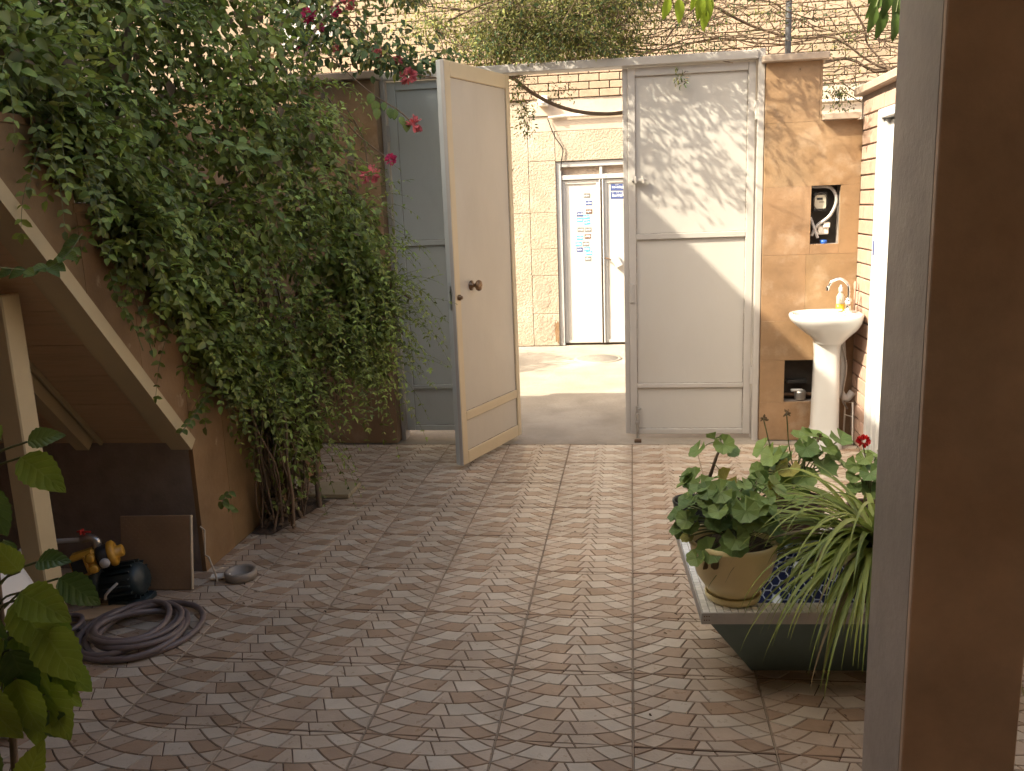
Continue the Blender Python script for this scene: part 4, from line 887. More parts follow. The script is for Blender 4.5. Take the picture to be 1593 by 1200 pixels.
# =================================================================== PLANTS
def nrmz(a): return a / np.maximum(np.linalg.norm(a, axis=1, keepdims=True), 1e-9)
class Leaves:
    """thousands of small folded leaves collected into one mesh (two quads and four triangles each)"""
    def __init__(s): s.V = []; s.F3 = []; s.F4 = []; s.M3 = []; s.M4 = []; s.n = 0; s.mb = MB()
    def add(s, P, D, N, L, W, mi=0, curl=.18, fold=.22, tip=.55):
        P = np.asarray(P, float); n = len(P)
        if n == 0: return
        D = nrmz(np.asarray(D, float)); S = np.cross(D, np.asarray(N, float)); S = nrmz(S + 1e-6); U = np.cross(S, D)
        L = np.broadcast_to(np.asarray(L, float), (n,))[:, None]; W = np.broadcast_to(np.asarray(W, float), (n,))[:, None]
        def pt(t, sd, wd): return P + D * L * t - U * L * curl * t * t + S * W * .5 * sd * wd + U * W * fold * abs(sd) * wd
        vs = np.stack([pt(0, 0, 0), pt(.30, -1, .92), pt(.30, 0, 0), pt(.30, 1, .92), pt(.68, -1, tip * 1.35), pt(.68, 0, 0), pt(.68, 1, tip * 1.35), pt(1, 0, 0)], 1)
        b = s.n + np.arange(n)[:, None] * 8
        s.V.append(vs.reshape(-1, 3)); s.n += 8 * n
        for f in ((0, 2, 1), (0, 3, 2), (4, 5, 7), (5, 6, 7)): s.F3.append(b + np.array(f)); s.M3.append(np.broadcast_to(mi, (n,)))
        for f in ((1, 2, 5, 4), (2, 3, 6, 5)): s.F4.append(b + np.array(f)); s.M4.append(np.broadcast_to(mi, (n,)))
    def build(s, name, mats, parent=None):
        V = np.concatenate(s.V) if s.V else np.zeros((0, 3)); me = bpy.data.meshes.new(name)
        F3 = np.concatenate(s.F3) if s.F3 else np.zeros((0, 3), int); F4 = np.concatenate(s.F4) if s.F4 else np.zeros((0, 4), int)
        bv = np.array(s.mb.v).reshape(-1, 3) if s.mb.v else np.zeros((0, 3)); off = len(V)
        loops = [F3.ravel(), F4.ravel()]; tot = [np.full(len(F3), 3), np.full(len(F4), 4)]
        mi = [np.concatenate(s.M3) if s.M3 else np.zeros(0, int), np.concatenate(s.M4) if s.M4 else np.zeros(0, int)]
        if s.mb.f:
            loops.append(np.concatenate([np.array(f) for f in s.mb.f]) + off); tot.append(np.array([len(f) for f in s.mb.f])); mi.append(np.array(s.mb.mi))
        V = np.concatenate([V, bv]); loops = np.concatenate(loops); tot = np.concatenate(tot)
        me.vertices.add(len(V)); me.vertices.foreach_set('co', V.ravel().astype(np.float32))
        me.loops.add(len(loops)); me.loops.foreach_set('vertex_index', loops.astype(np.int32))
        me.polygons.add(len(tot)); me.polygons.foreach_set('loop_start', np.concatenate([[0], np.cumsum(tot)[:-1]]).astype(np.int32))
        for m_ in mats: me.materials.append(m_)
        me.polygons.foreach_set('material_index', np.concatenate(mi).astype(np.int32)); me.update(calc_edges=True); me.validate()
        o = link(name, me); 
        if parent is not None: o.parent = parent; o.location = -parent.location
        return o
    def shoot(s, p, d, length, lsize, lw, mi, droop=.5, pairs=None, stem_mi=None, stem_r=.0016, wander=.25):
        """a drooping shoot with leaf pairs"""
        p = np.array(p, float); d = np.array(d, float); d /= np.linalg.norm(d); k = max(4, int(length / .022)); step = length / k; path = [p.copy()]
        Ps = []; Ds = []; Ns = []; Ls = []
        for i in range(k):
            d = d + np.array([0, 0, -droop * step * 3]) + rng.normal(0, wander, 3) * step * 4; d /= np.linalg.norm(d); p = p + d * step; path.append(p.copy())
            if i % 2 == 0 or lsize < .03:
                side = np.cross(d, [0, 0, 1]); side = side / max(1e-6, np.linalg.norm(side)) if np.linalg.norm(side) > 1e-6 else np.array([1, 0, 0]); upv = np.cross(side, d)
                if i % 4 == 0: side = side * .6 + upv * .5
                for sg in (-1, 1):
                    Ps.append(p); Ds.append(side * sg + d * .5 + rng.normal(0, .25, 3)); Ns.append(upv + rng.normal(0, .35, 3)); Ls.append(lsize * rng.uniform(.6, 1.15) * (1 - .45 * i / k))
        Ps.append(p); Ds.append(d); Ns.append([0, 0, 1]); Ls.append(lsize * .7); Ls = np.array(Ls)
        s.add(Ps, Ds, Ns, Ls, Ls * lw, mi)
        if stem_mi is not None: s.mb.tube([tuple(q) for q in path], [stem_r * (1 - .5 * i / k) for i in range(len(path))], 3, stem_mi, caps=False)

def clump(lv, c, rad, n, lsize, lw, mis, down=.5, inner=.55, probs=None):
    """leaves filling an ellipsoid, denser toward the outside"""
    u = rng.normal(size=(n, 3)); u /= np.linalg.norm(u, axis=1, keepdims=True)
    rr = inner + (1.06 - inner) * rng.random(n) ** .7
    lump = 1 + .13 * np.sin(u[:, 0] * 7 + c[0] * 9) * np.sin(u[:, 1] * 6 + c[1] * 5) + .10 * np.sin(u[:, 2] * 9 + c[2] * 3)
    P = np.array(c) + u * np.array(rad) * (rr * lump)[:, None]
    D = u * .7 + np.array([0, 0, -down]) + rng.normal(0, .55, (n, 3)); N = u * .6 + np.array([0.05, -.15, .75]) + rng.normal(0, .45, (n, 3))
    L = lsize * rng.uniform(.55, 1.25, n); mi = rng.choice(mis, n, p=probs); lv.add(P, D, N, L, L * lw, mi)

# ---------------------------------------------------- big climbing vine over the stairs
vine = empty('climbing_vine', (-1.78, 4.05, 0), 'dense dark green climbing vine hanging over the staircase', 'vine')
CL = [  # centre, radii, leaf size
    ((-2.30, 3.05, 2.40), (.34, .34, .30), .050), ((-2.16, 2.85, 2.10), (.13, .17, .15), .050), ((-2.10, 3.05, 1.98), (.26, .28, .26), .050), ((-1.98, 3.35, 2.30), (.34, .38, .42), .048), ((-1.94, 3.35, 1.86), (.22, .32, .30), .048),
    ((-1.92, 3.55, 1.55), (.20, .30, .26), .047), ((-1.80, 3.85, 2.35), (.34, .40, .40), .046), ((-1.74, 3.85, 1.92), (.28, .36, .34), .045), ((-1.78, 3.85, 1.48), (.24, .34, .30), .045), ((-1.88, 3.75, 1.18), (.16, .28, .22), .045),
    ((-1.68, 4.25, 2.02), (.26, .34, .30), .042), ((-1.58, 4.30, 1.72), (.26, .34, .32), .042), ((-1.56, 4.30, 1.34), (.26, .32, .28), .042), ((-1.58, 4.30, 1.02), (.24, .32, .24), .040), ((-1.72, 4.10, .86), (.20, .30, .22), .042),
    ((-1.50, 4.45, .84), (.20, .24, .17), .038), ((-1.42, 4.50, 1.10), (.16, .22, .20), .038), ((-1.80, 4.15, .66), (.15, .22, .17), .040), ((-1.46, 4.55, 1.45), (.13, .2, .2), .038), ((-2.2, 3.5, 2.65), (.36, .4, .3), .05), ((-2.1, 4.0, 2.6), (.30, .4, .25), .046)]
CL += [((-1.95, 2.58, 2.06), (.20, .24, .17), .048), ((-1.90, 2.90, 1.78), (.17, .22, .17), .046), ((-1.88, 3.20, 1.55), (.17, .22, .18), .046), ((-1.86, 3.45, 1.33), (.15, .20, .18), .045), ((-1.84, 3.66, 1.02), (.13, .18, .18), .044), ((-1.80, 3.9, .84), (.14, .2, .2), .042)]
CL += [((-1.83, 2.74, 1.80), (.09, .16, .16), .05), ((-1.82, 3.02, 1.50), (.09, .17, .17), .05), ((-1.81, 3.28, 1.27), (.09, .17, .17), .048), ((-1.80, 3.50, 1.05), (.09, .15, .17), .047), ((-1.78, 3.70, .83), (.09, .15, .16), .045), ((-1.74, 4.0, .62), (.12, .16, .18), .043), ((-1.70, 4.15, .45), (.10, .14, .15), .04), ((-1.40, 4.35, 1.25), (.16, .2, .22), .04), ((-1.36, 4.4, .95), (.15, .2, .18), .038), ((-1.42, 4.5, .72), (.13, .16, .12), .036), ((-1.33, 4.45, 1.12), (.10, .14, .14), .036)]
CL = [(c, r_, ls * 1.14) for c, r_, ls in CL]
dark = Leaves(); front = Leaves()
for c, r_, ls in CL:
    r_ = [q * rng.uniform(.80, .98) for q in r_]; vol = r_[0] * r_[1] * r_[2]; n = int(480 + 15000 * vol)
    clump(dark, c, [q * .92 for q in r_], n, ls, .62, [0, 1, 2], .5, .35, [.84, .10, .06])
    ns = int(26 + 380 * vol)
    for _ in range(ns):
        u = rng.normal(size=3); u /= np.linalg.norm(u)
        if u[0] < -.35 or u[1] > .6: u = -u
        p = np.array(c) + u * np.array(r_) * .85
        front.shoot(p, u * .7 + np.array([.12, -.15, -.05]) + rng.normal(0, .2, 3), rng.uniform(.10, .34) * (1.35 if c[1] > 4.1 else 1), ls * rng.uniform(.75, 1.1), .60 if c[1] < 3.9 else .42, int(rng.random() < (.35 if c[1] < 3.7 else .7)), droop=rng.uniform(.5, 1.8), stem_mi=3)
o = dark.build('foliage', [L_VINE, L_VINE2, L_DRY, STEM], vine)
o = front.build('outer_shoots', [L_VINE, L_VINE2, L_DRY, STEM], vine)
# dry undergrowth by the foot
und = Leaves(); clump(und, (-1.74, 4.12, .56), (.12, .2, .25), 520, .034, .55, [0, 2], .8, .2, [.45, .55]); clump(und, (-1.72, 4.05, .30), (.11, .18, .16), 320, .036, .55, [0, 1, 2], .8, .2, [.5, .2, .3]); clump(und, (-1.76, 4.0, .12), (.10, .17, .09), 260, .03, .55, [0, 2], .3, .2, [.25, .75])
clump(und, (-1.70, 4.55, .62), (.14, .16, .2), 340, .034, .5, [0, 2], .8, .2, [.6, .4])
und.build('dry_undergrowth', [L_VINE, L_VINE2, L_DRY, STEM], vine)
# twining stems from the bed
for k in range(15):
    r = random.Random(k + 40); x = -1.80 + r.uniform(-.06, .09); y = 4.02 + r.uniform(-.16, .20)
    pts = [(x + r.uniform(-.02, .06), y + r.uniform(-.06, .04), .01), (x + r.uniform(-.05, .05), y + r.uniform(-.05, .05), .18), (x + r.uniform(-.06, .06), y + r.uniform(-.07, .07), .36), (x - .02 + r.uniform(-.06, .06), y + r.uniform(-.1, .1), .62), (x + r.uniform(-.12, .12), y + r.uniform(-.2, .2), 1.0), (x - .05 + r.uniform(-.15, .15), y + r.uniform(-.4, .3), 1.5)]
    MB().tube(spline(pts, 6), [(.0055 if k % 3 else .009) * (1 - .015 * i) for i in range(31)], 7).build('stem', BARK if k % 2 else TWIG, vine)
for k in range(14):
    r = random.Random(k + 90); x = -1.80 + r.uniform(-.07, .12); y = 4.0 + r.uniform(-.2, .3)
    MB().tube(spline([(x, y, .02), (x + r.uniform(-.05, .05), y + r.uniform(-.08, .08), .25), (x + r.uniform(-.08, .08), y + r.uniform(-.1, .1), .7)], 6), .005, 5).build('stem', TWIG, vine)
tops_ = [((-2.05, 2.75, 1.75), (-2.12, 2.9, 2.15), (-2.2, 3.1, 2.6)), ((-2.0, 3.2, 1.3), (-2.02, 3.0, 1.8), (-2.05, 2.75, 2.3)), ((-1.95, 3.1, 1.6), (-2.0, 3.3, 2.0), (-1.95, 3.5, 2.5)), ((-2.2, 2.6, 1.9), (-2.24, 2.7, 2.2), (-2.15, 2.9, 2.6))]
for t in tops_: MB().tube(spline(t, 6), .011, 7).build('stem', BARK, vine)
# single larger leaves on hanging shoots : objects of their own
def oval_leaf(name, L, W, m_, n=7, curl=.2, fold=.18, serr=0.0, prof=None, wave=0.0):
    mb = MB(); vs = []; uv = []
    for i in range(n + 1):
        t = i / n; wd = (math.sin(math.pi * min(1, t ** .8)) ** .8) if prof is None else prof(t)
        for s_ in (-1, -.5, 0, .5, 1):
            ww = wd * (1 + (serr * (1 if i % 2 else -1) if abs(s_) == 1 and 0 < i < n else 0))
            vs.append((s_ * W / 2 * ww, t * L, -curl * L * t * t + fold * W * abs(s_) * ww + wave * L * math.sin(t * 9 + s_ * 2) * abs(s_))); uv.append((s_, t))
    mb.add(vs, [(i * 5 + j, i * 5 + j + 1, (i + 1) * 5 + j + 1, (i + 1) * 5 + j) for i in range(n) for j in range(4)], 0, True)
    me = mb.mesh(name, m_); ul = me.uv_layers.new(name='UVMap')
    for lp in me.loops: ul.data[lp.index].uv = uv[lp.vertex_index]
    return me
def orient(d, nn):
    d = Vector(d).normalized(); s_ = d.cross(Vector(nn)); s_ = s_.normalized() if s_.length > 1e-5 else d.orthogonal().normalized(); u = s_.cross(d)
    return Matrix((s_, d, u)).transposed().to_euler()
vl = [oval_leaf('leaf', .045, .030, L_VBIG, 6, c_, .2) for c_ in (.1, .25, .4)]
VSH = [([(-1.76, 2.62, 1.50), (-1.75, 2.52, 1.44), (-1.75, 2.40, 1.40), (-1.75, 2.20, 1.42)], .048), ([(-1.80, 3.56, .80), (-1.80, 3.37, .78), (-1.80, 3.25, .73), (-1.80, 3.13, .69)], .030), ([(-1.80, 3.83, .56), (-1.80, 3.76, .38), (-1.80, 3.78, .29)], .034), ([(-1.80, 3.50, .33), (-1.80, 3.42, .30), (-1.80, 3.50, .24)], .036),
       ([(-1.82, 2.84, 1.36), (-1.82, 2.86, 1.25), (-1.81, 2.92, 1.17), (-1.80, 2.95, 1.06)], .034), ([(-1.84, 2.95, 1.42), (-1.84, 3.02, 1.2), (-1.82, 3.05, 1.02)], .036), ([(-1.72, 3.0, 2.0), (-1.62, 3.15, 1.85), (-1.52, 3.35, 1.8), (-1.45, 3.5, 1.78)], .050), ([(-1.85, 2.95, 1.70), (-1.78, 3.05, 1.55), (-1.68, 3.25, 1.42), (-1.62, 3.4, 1.28)], .052),
       ([(-1.66, 3.5, 1.40), (-1.58, 3.62, 1.18), (-1.56, 3.72, .98), (-1.55, 3.8, .80)], .046), ([(-1.60, 3.5, 1.75), (-1.50, 3.6, 1.55), (-1.46, 3.7, 1.38)], .046), ([(-1.70, 3.7, 1.02), (-1.66, 3.72, .84), (-1.64, 3.78, .68)], .042), ([(-1.80, 3.05, 1.95), (-1.72, 3.1, 1.72), (-1.70, 3.12, 1.5)], .048), ([(-1.40, 4.2, 1.5), (-1.30, 4.25, 1.35), (-1.24, 4.3, 1.18)], .036), ([(-1.36, 4.3, 1.0), (-1.25, 4.35, .9), (-1.17, 4.4, .82), (-1.12, 4.42, .80)], .034)]
for pts, ls in VSH:
    path = spline(pts, 7); MB().tube(path, .0018, 4).build('shoot', STEM, vine)
    for i in range(1, len(path) - 1, 2):
        d = (path[i + 1] - path[i - 1]).normalized(); sd = d.cross(Vector((0, 0, 1))); sd = sd.normalized() if sd.length > 1e-4 else Vector((1, 0, 0))
        for sg in (-1, 1):
            if random.random() < .12: continue
            e = orient(sd * sg * .8 + d * .5 + Vector((random.gauss(0, .2), random.gauss(0, .2), random.gauss(-.15, .2))), Vector((.45, -.75, .6)) + Vector((random.gauss(0, .25), random.gauss(0, .25), random.gauss(0, .25))))
            link('leaf', random.choice(vl), vine, path[i], e, ls / .045 * random.uniform(.75, 1.1))

# ---------------------------------------------------- bougainvillea
bg_ = empty('bougainvillea', (-1.68, 4.22, 0), 'bougainvillea with pink flowers climbing left of the gate', 'shrub')
MB().tube(spline([(-1.665, 4.20, 0), (-1.672, 4.22, .25), (-1.655, 4.24, .55), (-1.66, 4.28, .95), (-1.70, 4.4, 1.5), (-1.75, 4.6, 2.1), (-1.7, 4.8, 2.5), (-1.5, 4.95, 2.75)], 6), [.016 - .00025 * i for i in range(43)], 8).build('trunk', BARK, bg_)
for pts in (((-1.7, 4.8, 2.45), (-1.45, 4.88, 2.2), (-1.28, 4.9, 2.08), (-1.2, 4.9, 2.0)), ((-1.72, 4.7, 2.3), (-1.55, 4.85, 2.0), (-1.38, 4.9, 1.84)), ((-1.6, 4.9, 2.65), (-1.4, 4.95, 2.45), (-1.22, 5.0, 2.30), (-1.05, 5.0, 2.25)), ((-1.75, 4.6, 2.2), (-1.9, 4.8, 2.5), (-1.8, 4.9, 2.7)), ((-1.6, 4.9, 2.65), (-1.5, 5.2, 2.8), (-1.3, 5.4, 2.75), (-.95, 5.5, 2.7)), ((-1.55, 4.8, 2.1), (-1.5, 4.9, 1.95), (-1.48, 4.9, 1.75))):
    MB().tube(spline(pts, 6), .0042, 5).build('branch', TWIG, bg_)
bl = Leaves()
for c, r_, n in (((-1.62, 4.95, 2.55), (.26, .2, .2), 420), ((-1.40, 4.95, 2.38), (.2, .15, .10), 260), ((-1.25, 5.1, 2.36), (.2, .15, .06), 200), ((-1.85, 4.9, 2.55), (.2, .2, .25), 260), ((-1.95, 5.2, 2.85), (.32, .25, .22), 1300), ((-2.1, 5.05, 3.1), (.3, .25, .2), 900), ((-1.45, 5.3, 2.55), (.3, .2, .2), 260), ((-1.10, 5.25, 2.40), (.16, .1, .06), 110), ((-1.75, 4.9, 2.45), (.16, .15, .12), 120)):  # two densest clumps added above view to keep sun off the left gate leaf
    clump(bl, c, r_, int(n * .6), .05, .7, [0, 1], .7, .1, [.75, .25])
bl.build('foliage', [L_BOUG, L_YEL], bg_)
bleaf = oval_leaf('leaf', .062, .045, L_VBIG, 6, .2, .15)
for p, d in (((-1.40, 4.88, 2.14), (-.2, -.1, -1)), ((-1.36, 4.88, 2.13), (0.1, -.3, -1)), ((-1.33, 4.89, 2.10), (.1, -.2, -1)), ((-1.30, 4.89, 2.09), (-.1, -.2, -1)), ((-1.27, 4.89, 2.05), (.25, -.2, -1)), ((-1.42, 4.88, 2.18), (-.3, -.2, -.8)), ((-1.24, 4.9, 2.03), (.0, -.2, -1)), ((-1.40, 4.88, 2.10), (0, -.2, -1))):
    link('leaf', bleaf, bg_, p, orient(d, (.3, -1, .2)), random.uniform(.8, 1.2))
FL = [((-1.76, 4.90, 2.61), .055, 0), ((-1.70, 4.9, 2.55), .035, 0), ((-1.81, 4.90, 2.46), .045, 0), ((-1.195, 4.90, 2.005), .060, 1), ((-1.345, 4.90, 1.82), .045, 0), ((-1.23, 4.95, 2.27), .060, 1), ((-1.47, 4.90, 1.74), .075, 1), ((-1.53, 4.90, 2.66), .05, 1), ((-1.39, 4.95, 2.40), .045, 1), ((-1.60, 4.9, 2.62), .04, 0), ((-1.30, 5.0, 2.37), .04, 1), ((-1.62, 4.9, 2.43), .03, 1)]
for p, r_, k in FL:
    f = Leaves(); n = 34; u = rng.normal(size=(n, 3)); u /= np.linalg.norm(u, axis=1, keepdims=True)
    f.add(np.array(p) + u * r_ * .25, u + rng.normal(0, .3, (n, 3)), rng.normal(size=(n, 3)), rng.uniform(.6, 1.0, n) * r_ * .8, rng.uniform(.4, .65, n) * r_, 0, curl=-.2)
    f.build('flower', [BRACT if k == 0 else BRACT2], bg_)

# ---------------------------------------------------- dry climber along the top of the gate
dv = empty('gate_creeper', (.2, 5.75, 2.3), 'sparse twiggy creeper with fine yellow green leaves trained above the gate', 'creeper')
tw = MB()
def twig(p0, p1, r_, sag=0.0, jit=.05, k=5):
    p0 = Vector(p0); p1 = Vector(p1); pts = []
    for i in range(k + 1):
        t = i / k; q = p0.lerp(p1, t); q += Vector((random.gauss(0, jit), random.gauss(0, jit), random.gauss(0, jit) - sag * 4 * t * (1 - t))) * (1 if 0 < i < k else .2); pts.append(q)
    return spline(pts, 3)
main = [((-1.1, 5.72, 2.43), (1.0, 5.75, 2.55), .007), ((-.9, 5.85, 2.62), (1.9, 5.95, 2.50), .006), ((-.2, 5.8, 2.52), (2.4, 6.0, 2.55), .006), ((.3, 5.75, 2.75), (2.0, 5.9, 2.20), .010), ((-.3, 5.8, 2.85), (2.3, 6.0, 2.72), .006), ((1.05, 5.9, 3.1), (1.62, 5.75, 2.12), .009), ((.9, 5.9, 2.3), (2.2, 6.0, 2.36), .010), ((1.0, 5.85, 2.35), (2.2, 5.9, 2.25), .007), ((-1.1, 5.5, 2.65), (.5, 5.45, 2.95), .006), ((-.6, 5.2, 2.9), (1.0, 5.2, 3.1), .006), ((-1.2, 5.1, 3.0), (.7, 4.95, 3.25), .006), ((.2, 5.5, 2.45), (.9, 5.1, 3.2), .006)]
for a, b, r_ in main:
    p = twig(a, b, r_, .03, .035, 7); MB().tube(p, [r_ * (1 - .5 * i / len(p)) for i in range(len(p))], 5).build('branch', TWIG, dv)
for k in range(320):
    x = random.uniform(-1.0, 2.3) if k % 3 else random.uniform(.3, 2.3); y = 5.8 + random.gauss(0, .12); z = 2.42 + random.random() * .75
    if x > 1.15 and y < 5.85: z -= .25
    if z < 2.40 and x < 1.1: z = 2.45
    a = random.uniform(-.9, .9) + (math.pi if random.random() < .5 else 0); ln = random.uniform(.15, .55)
    p = twig((x, y, z), (x + ln * math.cos(a), y + random.gauss(0, .08), z + ln * math.sin(a) * .8), .002, .02, .02, 4)
    tw.tube(p, random.uniform(.0016, .0042), 3, 0, caps=False)
for k in range(150):                                            # twigs leaning into the yard, they dapple the gate
    x = random.uniform(-1.2, 1.0); y = random.uniform(4.9, 5.5); z = random.uniform(2.55, 3.3); a = random.uniform(0, 6.3); ln = random.uniform(.15, .45)
    tw.tube(twig((x, y, z), (x + ln * math.cos(a), y + ln * .5 * math.sin(a), z + random.gauss(0, .15)), .002, .02, .02, 4), random.uniform(.0015, .003), 3, 0, caps=False)
o = tw.build('twigs', TWIG, dv); o['kind'] = 'stuff'
MB().tube(spline([(-.86, 5.74, 2.44), (-.73, 5.75, 2.33), (-.62, 5.76, 2.24), (-.45, 5.77, 2.15), (-.25, 5.78, 2.10), (-.02, 5.78, 2.10), (.3, 5.8, 2.2)], 6), .012, 7).build('branch', TWIG, dv)
fl = Leaves()
def fine(c, r_, n, ls, mis, pr): clump(fl, c, r_, n, ls, .38, mis, .35, .0, pr)
for c, r_, n in (((-.95, 5.85, 2.62), (.22, .2, .24), 1500), ((-.75, 5.85, 2.74), (.25, .25, .24), 2600), ((-.55, 5.8, 2.60), (.24, .22, .18), 2000), ((-.40, 5.85, 2.75), (.28, .25, .26), 3000), ((-.12, 5.85, 2.74), (.26, .25, .24), 2400), ((-.30, 5.75, 2.52), (.30, .15, .12), 1400), ((.15, 5.85, 2.82), (.22, .25, .15), 900), ((-1.25, 5.85, 2.72), (.25, .2, .16), 800), ((-.8, 5.75, 2.50), (.25, .12, .10), 900), ((-.05, 5.8, 2.52), (.2, .12, .10), 500)):
    fine(c, [q * 1.2 for q in r_], int(n * 1.8), .027, [0, 1, 2], [.66, .22, .12])
for c, r_, n in (((.45, 5.85, 2.62), (.35, .2, .2), 520), ((.85, 5.9, 2.66), (.35, .2, .22), 420), ((1.35, 5.95, 2.5), (.35, .2, .3), 700), ((1.30, 5.9, 2.16), (.16, .12, .14), 420), ((1.8, 6.0, 2.5), (.4, .2, .3), 400), ((-.68, 5.8, 2.15), (.10, .08, .22), 380), ((-.80, 5.75, 1.75), (.05, .05, .3), 120), ((-.45, 5.8, 2.25), (.12, .08, .1), 120), ((.3, 5.55, 2.26), (.05, .04, .06), 60), ((-.55, 5.55, 2.44), (.25, .08, .06), 420), ((-.15, 5.55, 2.44), (.2, .08, .05), 300), ((.3, 5.6, 2.44), (.3, .08, .05), 220), ((-.70, 5.62, 2.28), (.07, .06, .12), 160), ((-.85, 5.45, 2.50), (.2, .1, .08), 240), ((-.3, 5.4, 2.55), (.3, .1, .08), 260), ((.35, 5.42, 2.55), (.35, .1, .07), 220), ((1.0, 5.5, 2.55), (.25, .12, .12), 160)):
    fine(c, r_, n, .024, [0, 1, 2], [.3, .55, .15])
rr_ = random.Random(11)
for k in range(60):                                             # sparse sprays leaning into the yard: they dapple the gate and the wall
    c = (rr_.uniform(-1.7, .75), rr_.uniform(4.95, 5.4), rr_.uniform(2.70, 3.5)); q = rr_.uniform(.07, .17)
    clump(fl, c, (q * 1.3, q, q * .8), int(60 + 420 * q), .042, .42, [0, 1], .35, .0, [.5, .5])
o = fl.build('fine_foliage', [L_YEL, L_FINE, L_DRY], dv); o['kind'] = 'stuff'

# ---------------------------------------------------- leaves hanging into view at the top
tag(MB().tube([(-3.05, 3.0, 2.60), (.2, 3.0, 2.42), (.86, 3.0, 2.46), (3.4, 3.0, 2.62)], .003, 6).build('overhead_wire', STEEL), 'thin steel wire stretched across the yard overhead', 'wire')
def hanging(name, label, org, spots, m_, L, W):
    t = empty(name, org, label, 'branch'); me = oval_leaf('leaf', L, W, m_, 7, .3, .12, wave=.02); ends_ = Vector(org)
    for p, d, s_ in spots:
        MB().tube(spline([ends_, (Vector(p) + ends_) / 2 + Vector((.01, 0, .03)), p], 5), .0022, 5).build('twig', STEM, t)
        link('leaf', me, t, p, orient(d, (.2, -1, .25)), s_)
hanging('hanging_branch', 'lime green sunlit leaves hanging down at the top centre', (.20, 3.0, 2.40), [((.125, 3.0, 2.17), (-.25, 0, -1), 1.0), ((.155, 3.0, 2.165), (.1, 0, -1), 1.1), ((.225, 2.98, 2.165), (-.1, -.1, -1), 1.1), ((.245, 3.0, 2.17), (.1, -.1, -1), 1.2), ((.235, 3.0, 2.13), (.05, 0, -1), 1.0), ((.215, 3.02, 2.18), (-.3, 0, -.8), .8)], L_LIME, .068, .030)
hanging('hanging_branch', 'broad green leaves hanging beside the column top', (.86, 3.0, 2.45), [((.77, 3.0, 2.20), (-.3, -.1, -1), 1.1), ((.80, 3.0, 2.17), (-.1, -.1, -1), 1.2), ((.82, 3.0, 2.13), (.1, -.1, -1), 1.2), ((.79, 3.02, 2.10), (-.15, -.1, -1), 1.1), ((.78, 3.0, 2.14), (-.5, 0, -.8), 1.0), ((.83, 3.0, 2.2), (.2, 0, -1), 1.1), ((.76, 3.0, 2.10), (-.2, 0, -1), .9), ((.82, 3.0, 2.08), (0, -.2, -1), 1.0), ((.85, 3.0, 2.12), (.1, -.2, -1), 1.0)], L_BROAD, .085, .034)

# ---------------------------------------------------- potted geraniums
def gleaf(name, m_, seed):
    r = random.Random(seed); n = 48; vs = [(0, 0, 0)]; uv = [(0.001, 0.0)]; ph = r.random() * 6
    for ring_, rr in ((1, .55), (2, 1.0)):
        for i in range(n + 1):
            a = math.radians(-160 + 320 * i / n); s_ = rr * (1 + (.045 * math.cos(a * 9) if ring_ == 2 else 0)); z = .05 * rr * math.cos(a * 4.5) + .22 * rr * rr + .06 * math.sin(a * 2 + ph) * rr
            vs.append((s_ * math.sin(a), s_ * math.cos(a) * .92, z)); uv.append((s_ * math.sin(a), s_ * math.cos(a)))
    m1 = n + 1; fs = [(0, 1 + i, 2 + i) for i in range(n)] + [(1 + i, 1 + m1 + i, 2 + m1 + i, 2 + i) for i in range(n)]
    fs = [f[::-1] for f in fs]
    me = MB().add(vs, fs, 0, True).mesh(name, m_); ul = me.uv_layers.new(name='UVMap')
    for lp in me.loops: ul.data[lp.index].uv = uv[lp.vertex_index]
    return me
GL = [gleaf('leaf', L_GER, k) for k in range(4)]; GLY = gleaf('leaf', L_GERY, 9)
def pot(t, c, r0, r1, h, m_, saucer=None):
    x, y, z = c; th = .006
    MB().lathe([(.001, z), (r0 * .86, z), (r0, z + .006), ((r0 * .38 + r1 * .62) * 1.02, z + h * .36), (r1 * .985, z + h * .72), (r1 * 1.01, z + h * .9), (r1 * 1.05, z + h * .92), (r1 * 1.06, z + h), (r1 * 1.0, z + h + .002), (r1 * .95, z + h - .004), (r1 * .92, z + h * .82)], (x, y, 0), 40).build('pot', m_, t)
    MB().lathe([(.001, z + h * .86), (r1 * .5, z + h * .85), (r1 * .935, z + h * .82)], (x, y, 0), 24).build('soil', SOIL, t)
    if saucer: MB().lathe([(.001, z - .016), (saucer * .9, z - .016), (saucer, z - .010), (saucer * 1.04, z + .008), (saucer * 1.0, z + .010), (saucer * .95, z - .002), (.001, z - .002)], (x, y, 0), 36).build('saucer', m_, t)
def geranium(t, base, leaves, stem_r=.006):
    b = Vector(base)
    for p, s_, yel in leaves:
        p = Vector(p); out = p - b; out.z *= .3; out = out.normalized() if out.length > .01 else Vector((0, -1, 0))
        st_ = b + Vector((random.gauss(0, .012), random.gauss(0, .012), .02)); mid = st_.lerp(p, .55) + Vector((0, 0, .02)) - out * .015
        MB().tube(spline([st_, mid, p], 5), [stem_r * .45] * 11, 5).build('stalk', STEM, t)
        nn = Vector((out.x * .6, out.y * .5 - .35, .75)) + Vector((random.gauss(0, .22), random.gauss(0, .22), random.gauss(0, .15)))
        d = Vector((out.x, out.y, -.25)) + Vector((random.gauss(0, .35), random.gauss(0, .35), 0)); d = d - nn * d.dot(nn) / nn.length_squared
        link('leaf', GLY if yel else random.choice(GL), t, p, orient(d, nn), s_)
g1 = empty('potted_geranium', (.29, 2.58, PZ), 'leafy geranium in a cream pot on the pool corner', 'plant')
GX, GY = .305, 2.595
pot(g1, (GX, GY, PZ + .018), .074, .132, .185, POTC, .084)
lv = []
